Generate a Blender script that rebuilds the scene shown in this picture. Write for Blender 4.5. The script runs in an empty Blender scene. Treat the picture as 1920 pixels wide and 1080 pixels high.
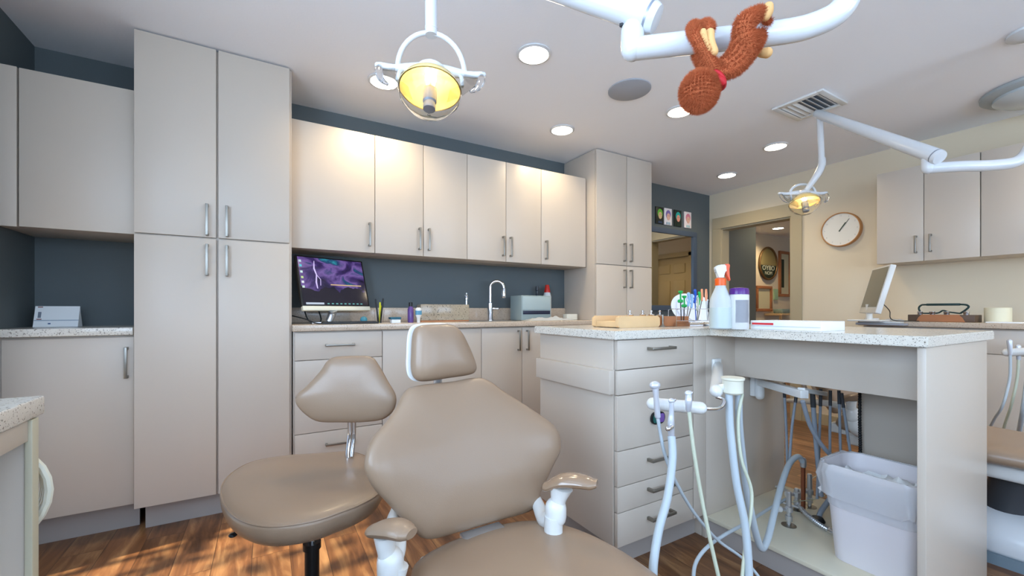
import bpy, bmesh, math, random
from mathutils import Vector, Matrix, noise
random.seed(7)
PI = math.pi
S = bpy.context.scene
COL = S.collection

# ------------------------------------------------------------------ camera
F = 785.0; HZ = 581.0; H = 1.085
YAW = math.radians(30.37)
FW = Vector((math.sin(YAW), math.cos(YAW), 0)); RT = Vector((math.cos(YAW), -math.sin(YAW), 0))
cam = bpy.data.cameras.new('camera'); camo = bpy.data.objects.new('camera', cam); COL.objects.link(camo)
camo.location = (0, 0, H); camo.rotation_euler = (PI/2, 0, -YAW)
cam.sensor_width = 36; cam.lens = 36*F/1920; cam.shift_y = (HZ-540)/1920; cam.clip_start = 0.02
S.camera = camo
S.view_settings.view_transform = 'Standard'; S.view_settings.look = 'None'
S.view_settings.gamma = 1; S.view_settings.use_curve_mapping = False
S.view_settings.exposure = 0.0

# surveying helpers: where a sight line from the camera station meets a real plane of the room
def ray(x, y):
    r = (x-960)/F
    return Vector((FW.x+r*RT.x, FW.y+r*RT.y, (HZ-y)/F))
def P(x, y, t): return Vector((0, 0, H)) + ray(x, y)*t
def un(x, y, X=None, Y=None, Z=None):
    d = ray(x, y)
    t = X/d.x if X is not None else Y/d.y if Y is not None else (Z-H)/d.z
    return P(x, y, t)
def onplane(x, y, O, U, V):
    N = U.cross(V); d = ray(x, y); o = Vector((0, 0, H))
    t = (O-o).dot(N)/d.dot(N); p = o+d*t-O
    return (p.dot(U), p.dot(V))

# ------------------------------------------------------------------ materials
def s2l(c):
    return tuple((v/12.92 if v <= .04045 else ((v+.055)/1.055)**2.4) for v in [q/255 for q in c])+(1,)
MATS = {}
def mat(name, rgb, rough=.5, metal=0, spec=.5, coat=0, trans=0, ior=1.45, bump=0, bscale=200, var=0, vscale=4, emis=None, estr=0, alpha=1, sss=0):
    if name in MATS: return MATS[name]
    m = bpy.data.materials.new(name); m.use_nodes = True
    nt = m.node_tree; b = nt.nodes['Principled BSDF']
    c = s2l(rgb); b.inputs['Base Color'].default_value = c
    b.inputs['Roughness'].default_value = rough; b.inputs['Metallic'].default_value = metal
    b.inputs['Specular IOR Level'].default_value = spec
    b.inputs['Coat Weight'].default_value = coat; b.inputs['Coat Roughness'].default_value = .15
    b.inputs['Transmission Weight'].default_value = trans; b.inputs['IOR'].default_value = ior
    b.inputs['Alpha'].default_value = alpha
    if sss: b.inputs['Subsurface Weight'].default_value = sss; b.inputs['Subsurface Radius'].default_value = (.02, .02, .02)
    if emis: b.inputs['Emission Color'].default_value = s2l(emis); b.inputs['Emission Strength'].default_value = estr
    tc = nt.nodes.new('ShaderNodeTexCoord')
    if bump or var:
        n = nt.nodes.new('ShaderNodeTexNoise'); nt.links.new(tc.outputs['Object'], n.inputs['Vector'])
        n.inputs['Scale'].default_value = bscale; n.inputs['Detail'].default_value = 3
        if bump:
            bp = nt.nodes.new('ShaderNodeBump'); bp.inputs['Strength'].default_value = bump; bp.inputs['Distance'].default_value = .002
            nt.links.new(n.outputs['Fac'], bp.inputs['Height']); nt.links.new(bp.outputs['Normal'], b.inputs['Normal'])
        if var:
            n2 = nt.nodes.new('ShaderNodeTexNoise'); nt.links.new(tc.outputs['Object'], n2.inputs['Vector'])
            n2.inputs['Scale'].default_value = vscale; n2.inputs['Detail'].default_value = 4
            mx = nt.nodes.new('ShaderNodeMix'); mx.data_type = 'RGBA'
            mx.inputs['A'].default_value = tuple(v*(1-var) for v in c[:3])+(1,)
            mx.inputs['B'].default_value = tuple(min(1, v*(1+var)) for v in c[:3])+(1,)
            nt.links.new(n2.outputs['Fac'], mx.inputs['Factor']); nt.links.new(mx.outputs['Result'], b.inputs['Base Color'])
    MATS[name] = m; return m

LAM = mat('laminate', (201, 189, 175), .34, bump=.04, bscale=400)
LAMIN = mat('laminate_edge', (150, 140, 130), .5)
TOE = mat('toe_board', (170, 162, 156), .5)
WALLS = mat('slate_paint', (91, 99, 101), .6, bump=.15, bscale=120)
WALLC = mat('cream_paint', (229, 214, 187), .6, bump=.15, bscale=120)
CEIL = mat('ceiling_paint', (246, 247, 251), .75, bump=.25, bscale=90)
TRIM = mat('trim_paint', (186, 172, 142), .45)
NICK = mat('brushed_nickel', (150, 146, 138), .35, metal=1)
CHROME = mat('chrome', (225, 225, 228), .12, metal=1)
STEEL = mat('steel', (205, 208, 212), .3, metal=.85, bump=.1, bscale=300)
WPL = mat('white_plastic', (222, 222, 219), .28, coat=.3)
WEN = mat('white_enamel', (218, 220, 222), .22, coat=.5)
CREAMP = mat('cream_plastic', (226, 224, 206), .35)
LEA = mat('taupe_vinyl', (151, 127, 105), .36, coat=.12, bump=.12, bscale=500)
LEAW = mat('taupe_vinyl_gloss', (150, 124, 100), .2, coat=.6)
HOSE = mat('grey_hose', (180, 190, 196), .4)
HOSED = mat('dark_grey_hose', (140, 148, 158), .4)
HOSEC = mat('cream_hose', (194, 198, 176), .4)
BLK = mat('black_plastic', (22, 24, 26), .35)
DKG = mat('dark_grey_plastic', (60, 62, 66), .4)
GREEN = mat('green_plastic', (20, 170, 80), .35)
BLUE = mat('blue_plastic', (30, 80, 180), .35)
LBLUE = mat('pale_blue_plastic', (150, 190, 230), .3)
ORG = mat('orange_plastic', (235, 90, 40), .35)
PEACH = mat('copper_handles', (225, 150, 110), .35, metal=.4)
RED = mat('red_cloth', (190, 25, 35), .6)
PURP = mat('purple_plastic', (88, 40, 130), .25)
FUR = mat('orange_brown_fur', (184, 98, 60), .85, spec=.2, var=.25, vscale=25)
PALE = mat('pale_plush', (226, 178, 118), .85, spec=.2)
WOODL = mat('light_wood', (226, 190, 142), .5, var=.12, vscale=14)
WOODM = mat('mid_wood', (172, 112, 72), .5, var=.2, vscale=14)
COPPER = mat('copper_pipe', (150, 92, 66), .35, metal=.8)
PAPER = mat('white_paper', (236, 238, 238), .7)
BOXG = mat('grey_green_plastic', (142, 158, 160), .5)
GLASS = mat('clear_glass', (255, 255, 255), .03, trans=1, ior=1.3)
LENS = mat('clear_visor', (255, 255, 252), .04, trans=1, ior=1.12)
BINP = mat('bin_plastic', (220, 214, 216), .45)
BAG = mat('bin_liner', (250, 250, 252), .16, trans=.35, ior=1.2, alpha=.7, coat=.5)
BOTTLE = mat('translucent_bottle', (232, 238, 238), .3, trans=.35, ior=1.2)
LIQ = mat('bottle_liquid', (196, 208, 206), .3)
MIRR = mat('mirror_glass', (225, 225, 220), .02, metal=1)
SHELFM = mat('shelf_cream', (214, 206, 184), .5, var=.06, vscale=5)
BLUEF = mat('blue_frame', (72, 86, 104), .4)
OAK = mat('clock_oak', (196, 142, 88), .45)
FACE = mat('clock_face', (240, 238, 230), .5)
DISC = mat('white_ceramic', (228, 232, 240), .25)
AMBER = mat('amber_reflector', (250, 214, 130), .25, coat=.6)
GREYM = mat('grey_metal_part', (150, 156, 168), .35, metal=.5)
VENTD = mat('vent_dark', (90, 100, 112), .5)
SPKR = mat('speaker_grille', (168, 172, 180), .7, bump=.4, bscale=900)

def lamp_mat(name, rgb, st):
    m = bpy.data.materials.new(name); m.use_nodes = True
    b = m.node_tree.nodes['Principled BSDF']; b.inputs['Base Color'].default_value = (1, 1, 1, 1)
    b.inputs['Emission Color'].default_value = s2l(rgb); b.inputs['Emission Strength'].default_value = st
    return m
DLIGHT = lamp_mat('downlight_diffuser', (255, 246, 228), 9)

def stone(name, base, dark, scale=1.0):
    m = bpy.data.materials.new(name); m.use_nodes = True; nt = m.node_tree; b = nt.nodes['Principled BSDF']
    tc = nt.nodes.new('ShaderNodeTexCoord')
    v = nt.nodes.new('ShaderNodeTexVoronoi'); v.inputs['Scale'].default_value = 120*scale
    nz = nt.nodes.new('ShaderNodeTexNoise'); nz.inputs['Scale'].default_value = 210*scale; nz.inputs['Detail'].default_value = 2
    nz2 = nt.nodes.new('ShaderNodeTexNoise'); nz2.inputs['Scale'].default_value = 70*scale; nz2.inputs['Detail'].default_value = 3
    for n in (v, nz, nz2): nt.links.new(tc.outputs['Object'], n.inputs['Vector'])
    r1 = nt.nodes.new('ShaderNodeValToRGB'); r1.color_ramp.elements[0].position = .33; r1.color_ramp.elements[1].position = .41
    r1.color_ramp.elements[0].color = s2l(dark); r1.color_ramp.elements[1].color = s2l(base)
    nt.links.new(nz.outputs['Fac'], r1.inputs['Fac'])
    r2 = nt.nodes.new('ShaderNodeValToRGB'); r2.color_ramp.elements[0].position = .35; r2.color_ramp.elements[1].position = .62
    r2.color_ramp.elements[0].color = (.9, .88, .86, 1); r2.color_ramp.elements[1].color = (1, 1, 1, 1)
    nt.links.new(nz2.outputs['Fac'], r2.inputs['Fac'])
    mx = nt.nodes.new('ShaderNodeMix'); mx.data_type = 'RGBA'; mx.blend_type = 'MULTIPLY'; mx.inputs['Factor'].default_value = .6
    nt.links.new(r1.outputs['Color'], mx.inputs['A']); nt.links.new(r2.outputs['Color'], mx.inputs['B'])
    nt.links.new(mx.outputs['Result'], b.inputs['Base Color'])
    b.inputs['Roughness'].default_value = .16; MATS[name] = m
    return m
STONE = stone('speckled_quartz', (226, 220, 208), (128, 118, 106))
STONEW = stone('warm_quartz', (206, 188, 168), (160, 140, 120), .8)

def floor_mat():
    m = bpy.data.materials.new('plank_floor'); m.use_nodes = True; nt = m.node_tree; b = nt.nodes['Principled BSDF']; L = nt.links
    tc = nt.nodes.new('ShaderNodeTexCoord')
    mp = nt.nodes.new('ShaderNodeMapping'); mp.inputs['Rotation'].default_value = (0, 0, PI/2); L.new(tc.outputs['Object'], mp.inputs['Vector'])
    br = nt.nodes.new('ShaderNodeTexBrick'); L.new(mp.outputs['Vector'], br.inputs['Vector'])
    br.inputs['Scale'].default_value = 1; br.inputs['Brick Width'].default_value = 1.15; br.inputs['Row Height'].default_value = .145
    br.inputs['Mortar Size'].default_value = .0012; br.offset = .37
    br.inputs['Color1'].default_value = (0, 0, 0, 1); br.inputs['Color2'].default_value = (1, 1, 1, 1); br.inputs['Mortar'].default_value = (.5, .5, .5, 1)
    mp2 = nt.nodes.new('ShaderNodeMapping'); mp2.inputs['Scale'].default_value = (9, 1.1, 1); L.new(tc.outputs['Object'], mp2.inputs['Vector'])
    ad = nt.nodes.new('ShaderNodeVectorMath'); ad.operation = 'ADD'
    sc = nt.nodes.new('ShaderNodeVectorMath'); sc.operation = 'SCALE'; sc.inputs['Scale'].default_value = 7
    L.new(br.outputs['Color'], sc.inputs[0]); L.new(mp2.outputs['Vector'], ad.inputs[0]); L.new(sc.outputs['Vector'], ad.inputs[1])
    nz = nt.nodes.new('ShaderNodeTexNoise'); nz.inputs['Scale'].default_value = 1.9; nz.inputs['Detail'].default_value = 9; nz.inputs['Roughness'].default_value = .62
    nz.inputs['Distortion'].default_value = .7
    L.new(ad.outputs['Vector'], nz.inputs['Vector'])
    rp = nt.nodes.new('ShaderNodeValToRGB'); cr = rp.color_ramp
    cr.elements[0].position = .28; cr.elements[0].color = s2l((70, 44, 28)); cr.elements[1].position = .72; cr.elements[1].color = s2l((172, 130, 88))
    e = cr.elements.new(.5); e.color = s2l((122, 82, 52))
    L.new(nz.outputs['Fac'], rp.inputs['Fac'])
    hs = nt.nodes.new('ShaderNodeHueSaturation'); L.new(rp.outputs['Color'], hs.inputs['Color'])
    mr = nt.nodes.new('ShaderNodeMapRange'); mr.inputs['To Min'].default_value = .78; mr.inputs['To Max'].default_value = 1.2
    L.new(br.outputs['Color'], mr.inputs['Value']); L.new(mr.outputs['Result'], hs.inputs['Value'])
    mx = nt.nodes.new('ShaderNodeMix'); mx.data_type = 'RGBA'; mx.inputs['B'].default_value = s2l((60, 38, 24))
    L.new(br.outputs['Fac'], mx.inputs['Factor']); L.new(hs.outputs['Color'], mx.inputs['A'])
    L.new(mx.outputs['Result'], b.inputs['Base Color'])
    b.inputs['Roughness'].default_value = .33
    bp = nt.nodes.new('ShaderNodeBump'); bp.inputs['Strength'].default_value = .2; bp.inputs['Distance'].default_value = .002
    L.new(nz.outputs['Fac'], bp.inputs['Height']); L.new(bp.outputs['Normal'], b.inputs['Normal'])
    return m
FLOORM = floor_mat()

# ------------------------------------------------------------------ mesh helpers
def B(): return bmesh.new()
def box(bm, x0, x1, y0, y1, z0, z1, bev=0, M=None):
    if x0 > x1: x0, x1 = x1, x0
    if y0 > y1: y0, y1 = y1, y0
    if z0 > z1: z0, z1 = z1, z0
    vs = [bm.verts.new((x, y, z)) for x in (x0, x1) for y in (y0, y1) for z in (z0, z1)]
    fs = [bm.faces.new([vs[i] for i in q]) for q in ((0, 1, 3, 2), (4, 6, 7, 5), (0, 4, 5, 1), (2, 3, 7, 6), (0, 2, 6, 4), (1, 5, 7, 3))]
    if bev:
        es = set(e for f in fs for e in f.edges)
        r = bmesh.ops.bevel(bm, geom=list(es), offset=bev, segments=3, affect='EDGES', profile=.5)
        vs = list(set(v for f in r['faces'] for v in f.verts) | set(v for v in vs if v.is_valid))
    if M is not None:
        for v in vs:
            if v.is_valid: v.co = M @ v.co
    return bm
def catmull(pts, n=8, closed=False):
    pts = [Vector(p) for p in pts]; out = []; N = len(pts)
    rng = N if closed else N-1
    for i in range(rng):
        if closed: p0, p1, p2, p3 = pts[(i-1) % N], pts[i], pts[(i+1) % N], pts[(i+2) % N]
        else: p0, p1, p2, p3 = pts[max(i-1, 0)], pts[i], pts[i+1], pts[min(i+2, N-1)]
        for k in range(n):
            t = k/n
            out.append(.5*((2*p1)+(-p0+p2)*t+(2*p0-5*p1+4*p2-p3)*t*t+(-p0+3*p1-3*p2+p3)*t**3))
    if not closed: out.append(pts[-1])
    return out
def tube(bm, pts, r, seg=12, smooth=0, closed=False, radii=None, round_ends=False):
    pts = [Vector(p) for p in pts]
    if smooth:
        if radii:
            q = catmull([Vector((*p, 0)) if False else p for p in pts], smooth, closed)
            rr = []
            for i in range(len(radii)-(0 if closed else 1)):
                a, b_ = radii[i], radii[(i+1) % len(radii)]
                rr += [a+(b_-a)*k/smooth for k in range(smooth)]
            if not closed: rr.append(radii[-1])
            pts, radii = q, rr
        else: pts = catmull(pts, smooth, closed)
    n = len(pts)
    if radii is None: radii = [r]*n
    if round_ends and not closed:
        d0 = (pts[0]-pts[1]).normalized(); d1 = (pts[-1]-pts[-2]).normalized(); a = []; ra = []; b_ = []; rb = []
        for k in range(1, 5):
            th = k/4*PI/2*.97
            a.append(pts[0]+d0*radii[0]*math.sin(th)); ra.append(radii[0]*math.cos(th))
            b_.append(pts[-1]+d1*radii[-1]*math.sin(th)); rb.append(radii[-1]*math.cos(th))
        pts = a[::-1]+pts+b_; radii = ra[::-1]+list(radii)+rb; n = len(pts)
    tan = []
    for i in range(n):
        if closed: d = pts[(i+1) % n]-pts[i-1]
        else: d = pts[min(i+1, n-1)]-pts[max(i-1, 0)]
        if d.length < 1e-9: d = Vector((0, 0, 1))
        tan.append(d.normalized())
    ref = Vector((0, 0, 1)) if abs(tan[0].z) < .9 else Vector((1, 0, 0))
    u = tan[0].cross(ref).normalized(); rings = []
    for i in range(n):
        u = (u-tan[i]*u.dot(tan[i]))
        if u.length < 1e-6: u = tan[i].orthogonal()
        u.normalize(); v = tan[i].cross(u)
        rings.append([bm.verts.new(pts[i]+(u*math.cos(2*PI*k/seg)+v*math.sin(2*PI*k/seg))*radii[i]) for k in range(seg)])
    m = n if closed else n-1
    for i in range(m):
        a, b2 = rings[i], rings[(i+1) % n]
        for k in range(seg):
            bm.faces.new((a[k], a[(k+1) % seg], b2[(k+1) % seg], b2[k]))
    if not closed:
        bm.faces.new(rings[0][::-1]); bm.faces.new(rings[-1])
    return bm
def lathe(bm, prof, c, seg=32, ax=(0, 0, 1), sx=1, sy=1):
    ax = Vector(ax).normalized(); c = Vector(c)
    q = Vector((0, 0, 1)).rotation_difference(ax)
    rings = []
    for r, z in prof:
        if r < 1e-6: rings.append([bm.verts.new(c+q @ Vector((0, 0, z)))])
        else: rings.append([bm.verts.new(c+q @ Vector((sx*r*math.cos(2*PI*k/seg), sy*r*math.sin(2*PI*k/seg), z))) for k in range(seg)])
    for a, b_ in zip(rings, rings[1:]):
        for k in range(seg):
            k2 = (k+1) % seg
            if len(a) == 1 and len(b_) == 1: continue
            if len(a) == 1: bm.faces.new((a[0], b_[k2], b_[k]))
            elif len(b_) == 1: bm.faces.new((a[k], a[k2], b_[0]))
            else: bm.faces.new((a[k], a[k2], b_[k2], b_[k]))
    if len(rings[0]) > 1: bm.faces.new(rings[0][::-1])
    if len(rings[-1]) > 1: bm.faces.new(rings[-1])
    return bm
def cyl(bm, a, b_, r, seg=20, r2=None):
    a = Vector(a); b_ = Vector(b_); return lathe(bm, [(r, 0), (r if r2 is None else r2, (b_-a).length)], a, seg, b_-a)
def ball(bm, c, r, seg=16, s=(1, 1, 1), R=None):
    M = Matrix.Translation(Vector(c)) @ (R.to_4x4() if R else Matrix()) @ Matrix.Diagonal((r*s[0], r*s[1], r*s[2], 1))
    bmesh.ops.create_uvsphere(bm, u_segments=seg, v_segments=max(8, seg//2+2), radius=1, matrix=M); return bm
def prism(bm, pts, O, U, V, N, th):
    """closed 2D outline pts in frame O,U,V extruded th along N"""
    O, U, V, N = Vector(O), Vector(U), Vector(V), Vector(N)
    a = [bm.verts.new(O+U*p[0]+V*p[1]) for p in pts]; b_ = [bm.verts.new(O+U*p[0]+V*p[1]+N*th) for p in pts]
    bm.faces.new(a[::-1]); bm.faces.new(b_); n = len(pts)
    for i in range(n): bm.faces.new((a[i], a[(i+1) % n], b_[(i+1) % n], b_[i]))
    return bm
def rrect(w, h, r, n=5):
    out = []
    for cx, cy, a0 in ((w/2-r, h/2-r, 0), (-w/2+r, h/2-r, PI/2), (-w/2+r, -h/2+r, PI), (w/2-r, -h/2+r, 1.5*PI)):
        for k in range(n+1): out.append((cx+r*math.cos(a0+k/n*PI/2), cy+r*math.sin(a0+k/n*PI/2)))
    return out
def cushion(bm, outline, O, U, V, front, back, smooth=6, p=3.2, bend=None, dish=0, rings=12):
    O, U, V = Vector(O), Vector(U).normalized(), Vector(V).normalized(); N = U.cross(V).normalized()
    pts = catmull([Vector((a, b_, 0)) for a, b_ in outline], smooth, True)
    c = sum(pts, Vector())/len(pts); n = len(pts)
    def ring(s, h):
        out = []
        for q in pts:
            l = c+(q-c)*s
            hh = h + (bend(l.x, l.y) if bend else 0)
            out.append(bm.verts.new(O+U*l.x+V*l.y+N*hh))
        return out
    def prof(T, s): return T*(max(0, 1-s**p))**(1/2.4)
    rs = []
    ang = [math.sin(i/rings*PI/2) for i in range(rings+1)]
    S1 = [(s, prof(front, s) - dish*.5*(1+math.cos(PI*min(1, s/.75)))) for s in ang]
    S2 = [(s, -prof(back, s)) for s in ang[::-1][1:]]
    rows = [ring(max(s, .002), h) for s, h in S1+S2]
    for a, b_ in zip(rows, rows[1:]):
        for k in range(n): bm.faces.new((a[k], a[(k+1) % n], b_[(k+1) % n], b_[k]))
    bm.faces.new(rows[0][::-1]); bm.faces.new(rows[-1])
    return bm, [O+U*q.x+V*q.y+N*((bend(q.x, q.y) if bend else 0)) for q in pts], N
ORIG = {}
def obj(name, bm, m, parent=None, smooth=True, loc=None):
    me = bpy.data.meshes.new(name)
    bmesh.ops.recalc_face_normals(bm, faces=bm.faces)
    if parent is not None: o0 = ORIG[parent.name]
    elif loc is not None: o0 = Vector(loc)
    else:
        xs = [v.co for v in bm.verts]
        o0 = Vector(((min(v.x for v in xs)+max(v.x for v in xs))/2, (min(v.y for v in xs)+max(v.y for v in xs))/2, min(v.z for v in xs)))
    for v in bm.verts: v.co -= o0
    bm.to_mesh(me); bm.free()
    if smooth:
        me.polygons.foreach_set('use_smooth', [True]*len(me.polygons))
        me.set_sharp_from_angle(angle=math.radians(38))
    me.materials.append(m)
    o = bpy.data.objects.new(name, me); COL.objects.link(o)
    if parent is not None: o.parent = parent
    else: o.location = o0
    ORIG[o.name] = o0
    return o
def tag(o, label, cat, group=None, kind=None):
    if label: o['label'] = label
    if cat: o['category'] = cat
    if group: o['group'] = group
    if kind: o['kind'] = kind
    return o
def thing(name, label, cat, loc, group=None):
    o = bpy.data.objects.new(name, None); COL.objects.link(o); o.location = loc; o.empty_display_size = .05
    ORIG[o.name] = Vector(loc); tag(o, label, cat, group); return o
def struct(name, bm, m, parent=None, smooth=False):
    o = obj(name, bm, m, parent, smooth)
    if parent is None: o['kind'] = 'structure'
    return o
def copy_tree(o, parent=None):
    c = o.copy(); COL.objects.link(c)
    if parent is not None: c.parent = parent
    for ch in list(o.children): copy_tree(ch, c)
    return c
def text_on(name, s, size, O, U, V, m, parent, th=.0006):
    """raised lettering as mesh"""
    cu = bpy.data.curves.new(name, 'FONT'); cu.body = s; cu.size = size; cu.extrude = th; cu.align_x = 'CENTER'; cu.align_y = 'CENTER'
    t = bpy.data.objects.new('tmp_text', cu); COL.objects.link(t)
    dg = bpy.context.evaluated_depsgraph_get(); me = bpy.data.meshes.new_from_object(t.evaluated_get(dg))
    bpy.data.objects.remove(t)
    bm = B(); bm.from_mesh(me); U = Vector(U); V = Vector(V); N = U.cross(V); O = Vector(O)
    for v in bm.verts: v.co = O+U*v.co.x+V*v.co.y+N*v.co.z
    return obj(name, bm, m, parent, smooth=False)

# handles: bar pull on two posts. axis 'v' vertical, 'h' horizontal; out = outward direction
def handle(parent, c, out, along, L=.13, r=.0055):
    bm = B(); c = Vector(c); out = Vector(out); al = Vector(along); sd = out.cross(al)
    M = Matrix((sd, al, out)).transposed().to_4x4(); M.translation = c
    box(bm, -.006, .006, -L/2, L/2, .026, .034, .0015, M)
    for s in (-1, 1): box(bm, -.006, .006, s*(L/2-.006)-.006, s*(L/2-.006)+.006, 0, .027, 0, M)
    return obj('handle', bm, NICK, parent)
G = .0018
def front(parent, name, x0, x1, z0, z1, plane, facing, hpos=None, hal='v', HL=.13, th=.019):
    """a door or drawer front; facing 'y' (towards -Y, plane=Y) or 'x' (towards -X, plane=X, x0..x1 are Y values)"""
    bm = B()
    if facing == 'y': box(bm, x0+G, x1-G, plane, plane+th, z0+G, z1-G, .0015)
    else: box(bm, plane, plane+th, x0+G, x1-G, z0+G, z1-G, .0015)
    d = obj(name, bm, LAM, parent)
    if hpos:
        a, z = hpos; al = (0, 0, 1) if hal == 'v' else ((1, 0, 0) if facing == 'y' else (0, 1, 0))
        if facing == 'y': handle(d, (a, plane, z), (0, -1, 0), al, HL)
        else: handle(d, (plane, a, z), (-1, 0, 0), al, HL)
    return d

# ------------------------------------------------------------------ the room
XL, YB, XR, ZC, YR = -1.03, 3.10, 4.53, 2.44, -2.3
struct('floor', box(B(), -1.3, 9.6, -2.5, 4.5, -.06, 0), FLOORM)
struct('ceiling', box(B(), -1.3, 9.6, -2.5, 4.5, ZC, ZC+.08), CEIL)
struct('wall_back', box(B(), XL-.15, 5.5, YB, YB+.12, 0, ZC), WALLS)
bm = B()
box(bm, XL-.12, XL, YR, -1.3, 0, ZC); box(bm, XL-.12, XL, -1.3, 1.0, 0, 1.0); box(bm, XL-.12, XL, -1.3, 1.0, 2.2, ZC)
box(bm, XL-.12, XL, 1.0, 1.45, 0, ZC); box(bm, XL-.12, XL, 1.45, 2.45, 2.05, ZC); box(bm, XL-.12, XL, 2.45, YB, 0, ZC)
struct('wall_left', bm, WALLS)
bm = B()
for q in ((-1.3, -1.26, 1.0, 2.2), (.96, 1.0, 1.0, 2.2), (-1.3, 1.0, 1.0, 1.04), (-1.3, 1.0, 2.16, 2.2), (-.17, -.13, 1.0, 2.2)): box(bm, XL-.09, XL-.03, *q)
struct('window_4', bm, WPL)
bm = B()
for q in ((1.45, 1.50, 0, 2.05), (2.40, 2.45, 0, 2.05), (1.45, 2.45, 2.0, 2.05)): box(bm, XL-.09, XL-.03, *q)
d3 = struct('door_3', bm, WPL)
obj('added_sun_mask', box(B(), XL-.075, XL-.07, 1.5, 2.4, 1.30, 2.0), mat('sun_mask_cloth', (225, 225, 220), .8), d3, smooth=False)  # added unseen sheet: keeps sun from the upper door opening off the stool
bm = B()
box(bm, XR, XR+.12, YR, 2.2, 0, ZC); box(bm, XR, XR+.12, 2.95, YB, 0, ZC); box(bm, XR, XR+.12, 2.2, 2.95, 2.02, ZC)
struct('wall_right', bm, WALLC)
# rear wall with windows (daylight side, behind the camera)
bm = B()
wins = [(-.85, .35), (.75, 1.95), (2.45, 3.65)]
WZ0, WZ1 = .95, 2.2
xs = [XL-.12]+[v for w in wins for v in w]+[XR+.12]
for i in range(0, len(xs), 2): box(bm, xs[i], xs[i+1], YR-.12, YR, 0, ZC)
for a, b_ in wins: box(bm, a, b_, YR-.12, YR, 0, WZ0); box(bm, a, b_, YR-.12, YR, WZ1, ZC)
struct('wall_rear', bm, WALLC)
for i, (a, b_) in enumerate(wins):
    bm = B()
    for q in ((a, a+.04, WZ0, WZ1), (b_-.04, b_, WZ0, WZ1), (a, b_, WZ0, WZ0+.04), (a, b_, WZ1-.04, WZ1), ((a+b_)/2-.02, (a+b_)/2+.02, WZ0, WZ1)):
        box(bm, q[0], q[1], YR-.09, YR-.03, q[2], q[3])
    struct('window_%d' % (i+1), bm, WPL)
# door surround on the right wall
bm = B()
box(bm, XR-.02, XR-.0005, 2.10, 2.2, 0, 2.02, .001); box(bm, XR-.02, XR-.0005, 2.95, 3.05, 0, 2.02, .001); box(bm, XR-.02, XR-.0005, 2.10, 3.05, 2.0205, 2.15, .001)
box(bm, XR, XR+.125, 2.2, 2.215, 0, 2.004); box(bm, XR, XR+.125, 2.935, 2.95, 0, 2.004); box(bm, XR, XR+.125, 2.2, 2.95, 2.005, 2.019)
struct('door_1', bm, TRIM)
# hall beyond
struct('wall_hall_far', box(B(), 5.4, 9.5, 4.2, 4.3, 0, ZC), WALLC)
struct('wall_hall_end', box(B(), 9.4, 9.5, -2.3, 4.2, 0, ZC), WALLC)
struct('wall_hall_slate', box(B(), 5.40, 5.50, YB+.121, 4.199, 0, ZC), WALLS)
bm = B(); box(bm, 6.4, 6.5, -2.3, .62, 0, ZC); box(bm, 6.4, 6.5, 1.42, 2.75, 0, ZC); box(bm, 6.4, 6.5, .62, 1.42, 2.05, ZC)
struct('wall_hall_side', bm, WALLC)
bm = B(); box(bm, 6.38, 6.42, .56, .64, 0, 2.1); box(bm, 6.38, 6.42, 1.40, 1.48, 0, 2.1); box(bm, 6.38, 6.42, .56, 1.48, 2.04, 2.12)
dm = mat('door_tan', (196, 178, 140), .45)
d2 = struct('door_2', bm, dm)
bm = B(); box(bm, 6.43, 6.47, .64, 1.38, 0, 2.04)
for z0, z1 in ((1.75, 1.92), (1.15, 1.62), (.2, .95)):
    for y0, y1 in ((.72, .98), (1.06, 1.30)): box(bm, 6.42, 6.432, y0, y1, z0, z1, .008)
obj('door_panel', bm, dm, d2)
ORIG[d2.name] = ORIG[d2.name]
struct('baseboard_right', box(B(), XR-.012, XR, 1.45, 2.10, 0, .1, .002), TRIM)

# ------------------------------------------------------------------ cabinets on the back wall
Y1 = 2.644
def carcass(parent, x0, x1, y0, y1, z0, z1, toe=None, mt=LAM, name='body'):
    bm = B(); box(bm, x0, x1, y0, y1, z0, z1, .001)
    o = obj(name, bm, mt, parent)
    if toe:
        bm = B(); box(bm, *toe); obj('toe_board', bm, TOE, parent)
    return o
def dark_reveal(parent, x0, x1, y, z0, z1):  # shadow strip between doors is simply the carcass edge
    pass

# far-left wall cabinet
t = thing('wall_cabinet', 'greige wall cabinet high in the left corner beside the tall cupboard', 'cabinet', (-.78, 2.9, 1.46), 'wall cabinets on the back wall')
carcass(t, XL, -.553, 2.74, YB-.001, 1.46, 2.16)
front(t, 'door', -.953, -.556, 1.455, 2.165, 2.715, 'y')
bm = B(); box(bm, XL+.001, -.958, 2.715, 2.74, 1.455, 2.165, .001); obj('filler_strip', bm, LAM, t)
# far-left base cabinet + worktop
t = thing('base_cabinet', 'greige base cabinet in the left corner with one broad door', 'cabinet', (-.78, 2.9, 0))
carcass(t, XL, -.556, 2.72, YB-.001, .13, .962, (XL, -.553, 2.775, 2.79, 0, .13))
front(t, 'door', -1.0, -.558, .135, .955, 2.70, 'y', (-.585, .83), HL=.15)
bm = B(); box(bm, XL+.001, -.558, 2.675, YB-.001, .964, 1.0, .003)
tag(obj('worktop', bm, STONE), 'speckled stone worktop on the left corner cabinet', 'worktop')
# tall cupboard
t = thing('tall_cupboard', 'floor to ceiling greige cupboard with four doors, left of the sink counter', 'cupboard', (-.22, 2.85, 0))
carcass(t, -.549, .1215, Y1+.021, YB-.001, .126, 2.432, (-.52, .108, Y1+.075, Y1+.09, 0, .126))
for x0, x1, hx in ((-.55, -.224, -.262), (-.218, .112, -.178)):
    front(t, 'door', x0, x1, .128, 1.452, Y1, 'y', (hx, 1.34), HL=.16)
    front(t, 'door', x0, x1, 1.456, 2.434, Y1, 'y', (hx, 1.545), HL=.16)
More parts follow.
